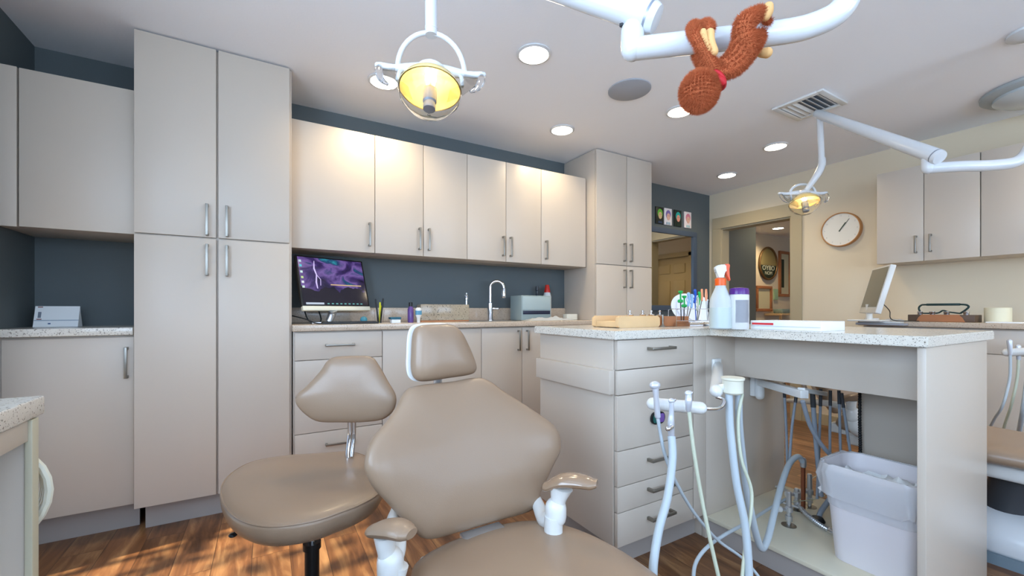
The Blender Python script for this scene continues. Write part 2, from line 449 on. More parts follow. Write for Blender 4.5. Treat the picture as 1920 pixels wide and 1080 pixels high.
# wall cabinets above the sink counter
YU = 2.77
def q(x, Yp): return un(x, 480, Y=Yp).x
ux = [.124, q(703, YU), q(794, YU), q(876, YU), q(949, YU), q(1015, YU), 2.375]
UZ0, UZ1 = 1.453, 2.21
ulab = ['greige wall cabinet with one wide door above the computer', 'greige wall cabinet with two doors, above the pen cup and bottles',
        'greige wall cabinet with two doors above the faucet', 'greige wall cabinet with one door beside the second tall cupboard']
for k, (a, b_) in enumerate(((0, 1), (1, 3), (3, 5), (5, 6))):
    t = thing('wall_cabinet', ulab[k], 'cabinet', ((ux[a]+ux[b_])/2, 2.9, UZ0), 'wall cabinets on the back wall')
    carcass(t, ux[a]+.0005, ux[b_]-.0005, YU+.021, YB-.001, UZ0, UZ1)
    for j in range(a, b_):
        hx = {0: ux[1]-.035, 1: ux[2]-.03, 2: ux[2]+.035, 3: ux[4]-.03, 4: ux[4]+.035, 5: ux[5]+.04}[j]
        x1 = ux[j+1] if j != 5 else ux[6]-.02
        front(t, 'door', ux[j], x1, UZ0-.004, UZ1, YU, 'y', (hx, 1.565), HL=.15)
# base run
bx = [.128, un(717, 700, Y=Y1).x, un(903, 700, Y=Y1).x, 2.0]
t = thing('drawer_unit', 'greige base unit with four stacked drawers below the computer', 'drawer unit', (.37, 2.85, 0))
carcass(t, bx[0], bx[1]-.001, Y1+.021, YB-.001, .12, .962, (bx[0], bx[1]-.001, Y1+.08, Y1+.095, 0, .12))
for z0, z1 in ((.797, .955), (.59, .797), (.38, .59), (.122, .38)):
    front(t, 'drawer', bx[0]+.006, bx[1], z0, z1, Y1, 'y', ((bx[0]+bx[1])/2, z1-.075), 'h', .16)
t = thing('base_cabinet', 'greige two-door base cabinet between the drawer unit and the sink cabinet', 'cabinet', (.95, 2.85, 0))
carcass(t, bx[1]+.001, bx[2]-.001, Y1+.021, YB-.001, .12, .962, (bx[1]+.001, bx[2]-.001, Y1+.08, Y1+.095, 0, .12))
xm = (bx[1]+bx[2])/2
front(t, 'door', bx[1], xm, .122, .955, Y1, 'y', (xm-.04, .85), HL=.15); front(t, 'door', xm, bx[2], .122, .955, Y1, 'y', (xm+.04, .85), HL=.15)
t = thing('base_cabinet', 'greige two-door sink cabinet below the faucet', 'cabinet', (1.6, 2.85, 0))
carcass(t, bx[2]+.001, 1.998, Y1+.021, YB-.001, .12, .962, (bx[2]+.001, 1.998, Y1+.08, Y1+.095, 0, .12))
xm = un(979, 700, Y=Y1).x
front(t, 'door', bx[2], xm, .122, .955, Y1, 'y', (xm-.035, .86), HL=.15); front(t, 'door', xm, 1.998, .122, .955, Y1, 'y', (xm+.04, .86), HL=.15)
t = thing('base_cabinet', 'greige base cabinet at the right end of the sink counter', 'cabinet', (2.2, 2.85, 0))
carcass(t, 2.0, 2.372, Y1+.021, YB-.001, .12, .962, (2.0, 2.372, Y1+.08, Y1+.095, 0, .12))
front(t, 'door', 2.0, 2.372, .122, .955, Y1, 'y', (2.04, .86), HL=.15)
bm = B(); box(bm, .1225, 2.373, YB-.022, YB-.001, 1.0005, 1.1, .002); tag(obj('backsplash', bm, STONEW), 'low warm-speckled stone upstand behind the sink counter', 'backsplash')
bm = B(); box(bm, .1225, 2.373, 2.62, YB-.001, .964, 1.0, .003)
tag(obj('worktop', bm, STONEW), 'long warm-speckled stone sink counter along the slate wall', 'worktop')
# second tall cupboard
Y2 = 2.66
t = thing('tall_cupboard', 'floor to ceiling greige cupboard with four doors, right of the sink counter', 'cupboard', (2.7, 2.88, 0))
carcass(t, 2.376, 3.040, Y2+.021, YB-.001, .12, 2.434, (2.38, 3.04, Y2+.08, Y2+.095, 0, .12))
for x0, x1, hx in ((2.376, 2.725, 2.69), (2.728, 3.042, 2.765)):
    front(t, 'door', x0, x1, .122, 1.468, Y2, 'y', (hx, 1.355), HL=.16)
    front(t, 'door', x0, x1, 1.472, 2.434, Y2, 'y', (hx, 1.585), HL=.16)

# ------------------------------------------------------------------ island
IZ0, IZ1 = .965, 1.0
t = thing('drawer_unit', 'island drawer unit with six fronts and a ledge box on its side', 'drawer unit', (1.5, 1.5, 0))
carcass(t, 1.225, 1.80, 1.272, 1.80, .112, IZ0-.002, (1.29, 1.80, 1.31, 1.325, 0, .112))
bm = B(); box(bm, 1.28, 1.295, 1.31, 1.78, 0, .112); obj('toe_board', bm, TOE, t)
bm = B(); box(bm, 1.196, 1.225, 1.262, 1.796, .74, .838, .0015); obj('ledge_box', bm, LAM, t)
zz = [.114, .255, .361, .507, .735, .838, .962]
for k in range(6):
    front(t, 'drawer', 1.228, 1.706, zz[k], zz[k+1], 1.25, 'y', ((1.475, (zz[k]+zz[k+1])/2+(.02 if k == 5 else .012)) if k in (0, 1, 2, 5) else None), 'h', .15)
bm = B(); box(bm, 1.71, 1.80, 1.25, 1.272, .114, .963, .0015); obj('filler_strip', bm, LAM, t)
# coloured oval label pocket on the tall drawer
t2 = thing('oval_plaque', 'small black-rimmed oval with green and purple face on the island drawers', 'plaque', tuple(un(1232, 783, Y=1.249)))
c = un(1232, 783, Y=1.247)
bm = B(); prism(bm, rrect(.084, .052, .025, 8), c, (1, 0, 0), (0, 0, 1), (0, -1, 0), .008); obj('rim', bm, BLK, t2)
c2 = c+Vector((0, -.0085, 0))
for dx, w, cc in ((-.019, .03, (16, 92, 84)), (.018, .034, (118, 84, 160))):
    bm = B(); prism(bm, rrect(w, .038, .012, 6), c2+Vector((dx, 0, 0)), (1, 0, 0), (0, 0, 1), (0, -1, 0), .002)
    obj('face_panel', bm, mat('gem%d' % cc[0], cc, .15, coat=.5), t2)

t = thing('utility_station', 'open greige island bay holding hoses, pipes and the bin, with a solid end panel', 'cabinet', (2.15, .9, 0))
bm = B(); box(bm, 1.825, 2.50, .487, .509, 0, IZ0-.002, .0015); obj('end_panel', bm, LAM, t)
bm = B(); box(bm, 1.802, 2.50, 1.25, 1.272, .0, IZ0-.002, .001); obj('side_panel', bm, LAM, t)
bm = B(); box(bm, 2.03, 2.05, .51, 1.25, .756, IZ0-.002, .0015); obj('apron_panel', bm, LAM, t)
bm = B(); box(bm, 2.46, 2.48, .51, .887, .105, .95, .001); obj('back_panel', bm, LAM, t)
bm = B(); box(bm, 1.806, 2.49, .51, 1.249, .088, .105, .001); obj('shelf', bm, SHELFM, t)
bm = B(); box(bm, 1.822, 1.838, .51, 1.249, 0, .087); obj('toe_board', bm, TOE, t)
bm = B(); box(bm, 1.802, 2.50, 1.275, 1.80, .0, IZ0-.002, .001); obj('rear_body', bm, LAM, t)
# island top, one L-shaped slab
bm = B(); pts = [(1.2, 1.23), (1.806, 1.23), (1.806, .478), (2.556, .478), (2.556, 1.82), (1.2, 1.82)]
prism(bm, pts, (0, 0, IZ0), (1, 0, 0), (0, 1, 0), (0, 0, 1), IZ1-IZ0)
bmesh.ops.bevel(bm, geom=list(bm.edges), offset=.003, segments=2, affect='EDGES')
tag(obj('worktop', bm, STONE), 'L-shaped speckled quartz top of the island', 'worktop')

# ------------------------------------------------------------------ foreground counter at lower left
t = thing('side_counter', 'greige knee-space counter frame at the lower left edge', 'cabinet', (-.7, .6, 0))
bm = B(); box(bm, XL+.001, -.382, 1.112, 1.13, 0, .883, .001); obj('end_panel', bm, LAM, t)
bm = B(); box(bm, -.3815, -.371, 1.108, 1.134, 0, .883, .0015); obj('edge_strip', bm, mat('edge_band', (196, 190, 166), .4), t)
bm = B(); box(bm, -.40, -.376, -.6, 1.107, .845, .883, .001); obj('rail', bm, LAM, t)
bm = B(); box(bm, XL+.001, -.37, -.6, 1.155, .885, .92, .003)
tag(obj('worktop', bm, STONE), 'speckled stone counter corner at the lower left edge', 'worktop')
t = thing('hose_coil', 'cream coiled hose hanging on the end of the side counter', 'hose', (-.41, 1.16, .4))
cxh = P(100, 925, .83).x-.105
bm = B()
for k in range(4):
    c = Vector((cxh, 1.158+.012*k, .735)); tube(bm, [c+Vector((math.cos(a)*(.105-.006*k), 0, math.sin(a)*(.105-.006*k))) for a in [i/28*2*PI for i in range(28)]], .0065, 8, closed=True)
obj('hose', bm, CREAMP, t); bm = B(); cyl(bm, (cxh, 1.131, .855), (cxh, 1.2, .855), .012); obj('hook', bm, WPL, t)
t = thing('suction_unit', 'white rounded appliance corner at the lower left frame edge', 'dental unit', (-.8, .85, .0))
p = P(8, 990, .9)
bm = B(); box(bm, -.98, p.x+.0, .72, p.y+.05, .1, .66, .03); obj('body', bm, WPL, t)
bm = B(); box(bm, -.96, p.x-.02, .74, p.y+.03, 0, .1, .01); obj('base', bm, DKG, t)

# ------------------------------------------------------------------ ceiling fixtures
def downlight(x, y, label, vis=True, e=26):
    t = thing('recessed_light', label, 'ceiling light', (x, y, ZC-.012), 'recessed ceiling lights')
    bm = B(); lathe(bm, [(.092, .011), (.092, .006), (.078, .002), (.078, .011)], (x, y, ZC-.012), 40); obj('trim_ring', bm, WEN, t)
    bm = B(); lathe(bm, [(.077, .010), (.077, .0045), (.0001, .0045)], (x, y, ZC-.012), 40); obj('diffuser', bm, DLIGHT, t)
    li = bpy.data.lights.new('downlight_lamp', 'SPOT'); li.energy = e; li.color = (1.0, .80, .50); li.spot_size = math.radians(150); li.spot_blend = .7; li.shadow_soft_size = .06
    lo = bpy.data.objects.new('downlight_lamp', li); COL.objects.link(lo); lo.parent = t; lo.location = (0, 0, -.012)
    return t
DL = [(1.22, 1.853, 'recessed ceiling light nearest the camera, left of the speaker', 1), (1.916, 2.525, 'recessed ceiling light over the middle of the sink counter', 1),
      (2.429, 1.882, 'recessed ceiling light touching the head of the plush monkey', 1), (3.633, 1.887, 'recessed ceiling light left of the hanging second lamp pole', 1),
      (3.988, 2.536, 'farthest recessed ceiling light, in front of the doorway', 1), (.6, 2.522, 'recessed ceiling light seen behind the near dental lamp', 1.6),
      ]
for x, y, l, k in DL[:6]: downlight(x, y, l, e=15*k)
downlight(3.4, -.4, 'added fill light in the ceiling over the right half of the room, outside the frame', e=22)  # added off-frame lamp, brightens the cream right wall
downlight(4.0, .1, 'added fill light in the ceiling before the right wall cabinets, outside the frame', e=18)  # another added off-frame lamp lifting the right side of the room
downlight(5.5, 1.1, 'added fill light in the hall ceiling, brightening the view in the mirror', e=30)  # added lamp so the hall reflected in the mirror is not dark
downlight(5.6, 2.7, 'added fill light in the hall ceiling just past the doorway', e=22)  # added lamp brightening the slate hall wall behind the doorway
hp = Vector((7.3, 3.75, ZC))
downlight(hp.x, hp.y, 'recessed light in the hall ceiling beyond the doorway', e=40)
# speaker
bm = B(); lathe(bm, [(.128, .009), (.128, .004), (.118, 0), (.0001, -.001)], (1.925, 1.857, ZC-.01), 48)
tag(obj('ceiling_speaker', bm, SPKR), 'round grey speaker grille set in the ceiling', 'speaker')
# vent
t = thing('air_vent', 'white rectangular air vent with louvres in the ceiling', 'vent', (3.1, 1.4, ZC-.015))
bm = B()
for q_ in ((2.93, 3.265, 1.245, 1.28), (2.93, 3.265, 1.51, 1.545), (2.93, 2.965, 1.28, 1.51), (3.23, 3.265, 1.28, 1.51)): box(bm, *q_, ZC-.014, ZC-.001, .002)
obj('frame', bm, WPL, t)
bm = B(); box(bm, 2.965, 3.23, 1.28, 1.51, ZC-.003, ZC-.001); obj('backing', bm, VENTD, t)
for k in range(7):
    bm = B(); y = 1.295+k*.033; M = Matrix.Translation((3.0975, y, ZC-.008)) @ Matrix.Rotation(.5 if k < 4 else -.5, 4, 'X'); box(bm, -.132, .132, -.011, .011, -.0008, .0008, 0, M); obj('slat', bm, WPL, t)
# ceiling dome at right
t = thing('ceiling_mount', 'oval pale ceiling canopy at the right frame edge', 'ceiling mount', (4.05, .56, 2.36))
bm = B(); lathe(bm, [(.26, .078), (.26, .06), (.24, .045), (.0001, .045)], (4.05, .56, 2.36), 56); obj('plate', bm, mat('canopy_grey', (176, 184, 186), .4), t)
bm = B(); lathe(bm, [(.205, .046), (.205, .03), (.17, .008), (.09, -.004), (.0001, -.006)], (4.05, .56, 2.36), 56); obj('dome', bm, mat('canopy_glass', (205, 214, 218), .25, coat=.4), t)

# ------------------------------------------------------------------ dental lamps
def ang_dir(a): return Vector((math.cos(a), math.sin(a), 0))
def dental_arm(A, E, T, label, rA=.036):
    """A: top over the pole, E: elbow end of the thick arm, T: list of points of the horizontal tube up to the ceiling"""
    t = thing('lamp_arm', label, 'lamp arm', tuple(T[-1]))
    A = Vector(A); E = Vector(E); d = (E-A).normalized()
    bm = B(); lathe(bm, [(.012, -.03), (rA*.62, -.026), (rA*.74, -.012), (rA*.76, 0), (rA, (E-A).length-.02), (rA, (E-A).length+.055), (rA*.88, (E-A).length+.066), (.01, (E-A).length+.068)], A, 32, d)
    obj('spring_arm', bm, WEN, t)
    bm = B(); lathe(bm, [(rA*1.012, 0), (rA*1.012, .006)], A+d*((E-A).length+.042), 32, d); obj('end_band', bm, GREYM, t)
    bm = B(); box(bm, -.006, .006, -.006, .006, -.012, .012, .002, Matrix.Translation(E+Vector((0, 0, -.034))-d*.028)); obj('slot_cover', bm, DKG, t)
    rt = .0265
    bm = B(); tube(bm, [E+Vector((0, 0, -.01)), Vector((E.x, E.y, T[0][2]+.035))], .0165, 20); tube(bm, [Vector((E.x, E.y, T[0][2]+.045)), Vector((E.x, E.y, T[0][2]))], .0285, 24, round_ends=True)
    obj('elbow', bm, WEN, t)
    bm = B(); tube(bm, T, rt, 24, smooth=8); obj('support_tube', bm, WEN, t)
    bm = B(); e = Vector(T[-1]); lathe(bm, [(.09, 0), (.09, -.012), (.05, -.03), (.03, -.034)], (e.x, e.y, ZC-.001), 36); obj('ceiling_flange', bm, WEN, t)
    return t
A1 = P(810, -100, 1.23); E1 = P(1186, 22, 1.05)
zt = P(1190, 92, 1.05).z
T1 = [Vector((E1.x, E1.y, zt)), P(1330, 76, 1.01), P(1470, 60, .985), P(1530, 45, .968), P(1572, 22, .955), P(1592, -12, .95), P(1600, -70, .95)]
T1[0].z = zt; e = T1[-1]; T1.append(Vector((e.x, e.y, 2.1))); T1.append(Vector((e.x, e.y, ZC-.002)))
dental_arm(A1, E1, T1, 'white lamp arm with the plush monkey hanging on it')
A2 = P(1535, 214, 2.8); E2 = P(1741, 288, 2.13)
T2 = [P(1738, 312, 2.1), P(1800, 312, 2.08), P(1860, 310, 2.06), P(1905, 303, 2.04), P(1930, 280, 2.03), P(1938, 240, 2.03)]
T2[0] = Vector((E2.x, E2.y, T2[0].z)); e = T2[-1]; T2.append(Vector((e.x, e.y, ZC-.002)))
dental_arm(A2, E2, T2, 'white lamp arm below the ceiling at the right frame edge')

def dental_lamp(c, label, top, wax, tilt, yoke_r=.10, neck=None):
    """c centre of bowl; wax = direction of the handle bar; tilt = direction the bowl faces"""
    c = Vector(c); N = Vector(tilt).normalized(); W = Vector(wax); W = (W-N*W.dot(N)).normalized(); Hh = N.cross(W).normalized()
    t = thing('dental_lamp', label, 'dental lamp', tuple(c))
    M = Matrix((W, Hh, N)).transposed().to_4x4(); M.translation = c
    def m(x, y, z): return M @ Vector((x, y, z))
    # reflector bowl (shallow cone facing N)
    bm = B(); lathe(bm, [(.018, -.045), (.05, -.036), (.083, -.008), (.092, .012), (.088, .012), (.078, -.002), (.05, -.026), (.018, -.034)], c, 40, N, ); obj('reflector', bm, AMBER, t)
    bm = B(); lathe(bm, [(.094, .012), (.088, .040), (.062, .072), (.032, .092), (.004, .098), (.004, .096), (.031, .089), (.060, .069), (.0855, .039), (.0915, .012)], c, 40, N); obj('visor', bm, LENS, t)
    bm = B(); lathe(bm, [(.019, .008), (.021, .02), (.021, .052), (.017, .056), (.017, .060), (.019, .064), (.018, .078), (.0001, .080)], c, 28, N); obj('bulb_shield', bm, GREYM, t)
    bm = B(); lathe(bm, [(.004, -.03), (.004, -.002), (.019, .01)], c, 24, N); obj('bulb_stem', bm, CHROME, t)
    bm = B(); lathe(bm, [(.042, -.048), (.044, -.058), (.03, -.072), (.006, -.076)], c, 32, N); lathe(bm, [(.020, -.034), (.044, -.046), (.043, -.052)], c, 32, N)
    obj('hub', bm, WEN, t)
    # crossbar with drooping ends
    bm = B(); tube(bm, [m(-.158, 0, -.060), m(-.15, 0, -.058), m(-.11, 0, -.056), m(-.05, 0, -.06), m(0, 0, -.062), m(.05, 0, -.06), m(.11, 0, -.056), m(.15, 0, -.058), m(.158, 0, -.06)], .01, 16, smooth=5,
                  radii=[.009, .011, .010, .017, .02, .017, .010, .011, .009], round_ends=True); obj('crossbar', bm, WEN, t)
    for s in (-1, 1):
        bm = B(); tube(bm, [m(s*.15, 0, -.058), m(s*.152, .008, -.035), m(s*.142, .015, .0), m(s*.12, .018, .02)], .006, 10, smooth=6, radii=[.008, .012, .010, .004]); obj('grip', bm, GLASS, t)
        bm = B(); tube(bm, [m(s*.085, .0, -.05), m(s*.092, .012, -.03), m(s*.094, .012, -.0)], .006, 10, smooth=5); obj('clip', bm, WEN, t)
        bm = B()
        a = [m(s*.148, 0, -.05), m(s*.13, 0, -.01), m(s*.09, 0, .028), m(s*.05, 0, .05)]; b2 = [m(s*.10, .03, -.03), m(s*.10, .03, -.01), m(s*.088, .03, .01), m(s*.06, .03, .03)]
        va = [bm.verts.new(v) for v in a]; vb = [bm.verts.new(v) for v in b2]
        for i in range(3): bm.faces.new((va[i], va[i+1], vb[i+1], vb[i]))
        bmesh.ops.solidify(bm, geom=list(bm.faces), thickness=.0025); obj('side_shield', bm, LENS, t)
    top = Vector(top)
    if neck is None:
        ay = Vector((0, 0, 1)); Wh = Vector((W.x, W.y, W.z)).normalized(); base = c-N*.058
        pts = [base+Wh*(yoke_r*math.cos(a))+ay*(.115*math.sin(a)) for a in [i/20*PI for i in range(21)]]
        bm = B(); tube(bm, pts, .0075, 14); obj('yoke', bm, WEN, t)
        pb = base+ay*.115; bm = B(); tube(bm, [Vector((pb.x, pb.y, pb.z-.008)), Vector((pb.x, pb.y, top.z))], .0185, 24); lathe(bm, [(.0195, 0), (.0195, .006)], (pb.x, pb.y, pb.z+.01), 24); obj('pole', bm, WEN, t)
    else:
        bm = B(); tube(bm, [top, Vector(neck[0])], .018, 20); obj('pole', bm, WEN, t)
        bm = B(); tube(bm, [Vector(neck[0])+Vector((0, 0, .04)), *[Vector(n_) for n_ in neck], c-N*.06], .02, 16, smooth=6, radii=[.021, .022, .022, .016, .012][:len(neck)+2]); obj('neck', bm, WEN, t)
        pts = [c-N*.06+W*(.085*math.cos(a))+Vector((0, 0, 1))*(.06*math.sin(a)) for a in [i/16*PI for i in range(17)]]
        bm = B(); tube(bm, pts, .008, 12); obj('yoke', bm, WEN, t)
    li = bpy.data.lights.new('lamp_bulb', 'POINT'); li.energy = 1.2; li.color = (1, .9, .68); li.shadow_soft_size = .014
    lo = bpy.data.objects.new('lamp_bulb', li); COL.objects.link(lo); lo.parent = t; lo.location = -N*.014
    return t
c1 = P(807, 163, 1.26)
fwdv = ray(806, 180).normalized()
dental_lamp(c1, 'near white dental lamp with clear visor hanging over the patient chair', (A1.x, A1.y, A1.z-.01), RT*1.0+Vector((0, 0, -.10))+FW*.1, (-FW)*.24+Vector((0, 0, -1)))
c2 = P(1508, 377, 2.85)
top2 = P(1537, 222, 2.8)
dental_lamp(c2, 'far white dental lamp hanging in front of the doorway trim', top2, RT*1+Vector((0, 0, .10)), (-FW)*.25+Vector((0, 0, -1)), neck=[P(1541, 308, 2.8), P(1534, 325, 2.8), P(1513, 355, 2.83)])

# ------------------------------------------------------------------ plush monkey
def skinned(name, chains, m, parent, fur=0, flen=.006, sub=2):
    me = bpy.data.meshes.new('tmp'); verts = []; edges = []; rad = []; idx = {}
    for ch in chains:
        prev = None
        for (p, r) in ch:
            key = tuple(round(v, 5) for v in p)
            if key not in idx: idx[key] = len(verts); verts.append(tuple(p)); rad.append(r)
            i = idx[key]
            if prev is not None and prev != i: edges.append((prev, i))
            prev = i
    me.from_pydata(verts, edges, []); o = bpy.data.objects.new('tmp', me); COL.objects.link(o)
    md = o.modifiers.new('s', 'SKIN'); sk = me.skin_vertices[0].data
    for i, r in enumerate(rad): sk[i].radius = (r, r); sk[i].use_root = (i == 0)
    sb = o.modifiers.new('ss', 'SUBSURF'); sb.levels = sub; sb.render_levels = sub
    dg = bpy.context.evaluated_depsgraph_get(); m2 = bpy.data.meshes.new_from_object(o.evaluated_get(dg)); bpy.data.objects.remove(o)
    bm = B(); bm.from_mesh(m2)
    if fur: add_fur(bm, fur, flen)
    return obj(name, bm, m, parent)
def add_fur(bm, n, L, down=Vector((0, 0, -.5))):
    bm.normal_update(); fs = list(bm.faces); ar = [f.calc_area() for f in fs]; tot = sum(ar); rnd = random.Random(3)
    for f, a in zip(fs, ar):
        k = n*a/tot; k = int(k)+(1 if rnd.random() < k-int(k) else 0)
        vs = [v.co.copy() for v in f.verts]
        for _ in range(k):
            w = [rnd.expovariate(1) for _ in vs]; s = sum(w); p = sum((v*(x/s) for v, x in zip(vs, w)), Vector())
            d = (f.normal+Vector((rnd.uniform(-.6, .6), rnd.uniform(-.6, .6), rnd.uniform(-.6, .4)))+down*.15).normalized()*L*rnd.uniform(.6, 1.2)
            sd = d.cross(Vector((rnd.random(), rnd.random(), rnd.random()))).normalized()*.00045
            try: bm.faces.new([bm.verts.new(p-sd), bm.verts.new(p+sd), bm.verts.new(p+d)])
            except Exception: pass
mk = thing('plush_monkey', 'orange-brown plush monkey with a red collar hanging upside down from the lamp arm', 'plush toy', tuple(P(1350, 100, .97)))
s = .97/785
ch = []
body = [(P(1343, 150, .965), 17*s), (P(1365, 130, .955), 21*s), (P(1392, 106, .95), 23*s), (P(1407, 84, .95), 22*s)]
ch.append(body)
ch.append([body[-1], (P(1390, 62, .93), 18*s), (P(1393, 42, .925), 18*s), (P(1410, 32, .93), 14*s), (P(1431, 20, .94), 10*s)])
ch.append([body[-1], (P(1421, 72, .975), 12*s), (P(1432, 52, .98), 9*s), (P(1441, 34, .96), 8*s)])
ch.append([body[0], (P(1333, 122, .945), 12*s), (P(1318, 92, .935), 11*s), (P(1304, 66, .935), 10*s), (P(1299, 51, .97), 10*s), (P(1307, 52, 1.02), 9*s)])
ch.append([body[0], (P(1322, 128, .985), 10*s), (P(1308, 104, 1.03), 9*s), (P(1303, 84, 1.05), 8*s), (P(1312, 52, 1.03), 9*s), (P(1324, 47, .98), 10*s), (P(1331, 55, .94), 9*s)])
skinned('body', ch, FUR, mk, fur=26000, flen=.0085)
bm = B(); hc = P(1311, 172, .955); ball(bm, hc, 33*s, 32, (1, .95, 1.08)); 
for v in bm.verts: v.co += Vector((noise.noise(v.co*30), noise.noise(v.co*30+Vector((9, 0, 0))), 0))*.0015
add_fur(bm, 13000, .0085); obj('head', bm, FUR, mk)
bm = B(); ball(bm, P(1338, 187, .965), 8*s, 12, (1, .6, 1.2)); ball(bm, P(1290, 160, .985), 7*s, 12, (1, .6, 1.1)); obj('ears', bm, PALE, mk)
bm = B(); ball(bm, P(1322, 186, .99), 16*s, 18, (1, .9, .9)); ball(bm, P(1326, 200, .985), 9*s, 14, (1, .8, .6)); obj('muzzle', bm, PALE, mk)
bm = B(); tube(bm, [P(1331, 62, .935), P(1331, 78, .93), P(1338, 97, .93)], .006, 14, smooth=6, radii=[8*s, 8.5*s, 8*s], round_ends=True); tube(bm, [P(1318, 60, .925), P(1323, 78, .925), P(1328, 92, .928)], .006, 12, smooth=6, radii=[6*s, 5*s, 5*s], round_ends=True); obj('hands', bm, PALE, mk)
bm = B(); tube(bm, [P(1435, 30, .935), P(1438, 22, .935), P(1440, 14, .935)], .01, 16, smooth=6, radii=[9*s, 10.5*s, 9*s], round_ends=True); obj('foot', bm, PALE, mk)
bm = B(); tube(bm, [P(1414, 96, .99), P(1428, 99, .98), P(1438, 99, .975)], .01, 16, smooth=6, radii=[6*s, 8*s, 9.5*s], round_ends=True); obj('foot', bm, PALE, mk)
bm = B(); nA = P(1331, 143, .96); ax = (P(1360, 122, .955)-P(1325, 160, .955)).normalized(); nc = P(1340, 151, .962)
q_ = Vector((0, 0, 1)).rotation_difference(ax); tube(bm, [nc+q_ @ Vector((math.cos(a)*20*s, math.sin(a)*20*s, 0)) for a in [i/24*2*PI for i in range(24)]], .0055, 8, closed=True)
tube(bm, [P(1340, 143, .94), P(1350, 150, .935), P(1357, 158, .937)], .006, 10, smooth=5, radii=[.004, .009, .007]); obj('collar', bm, RED, mk)

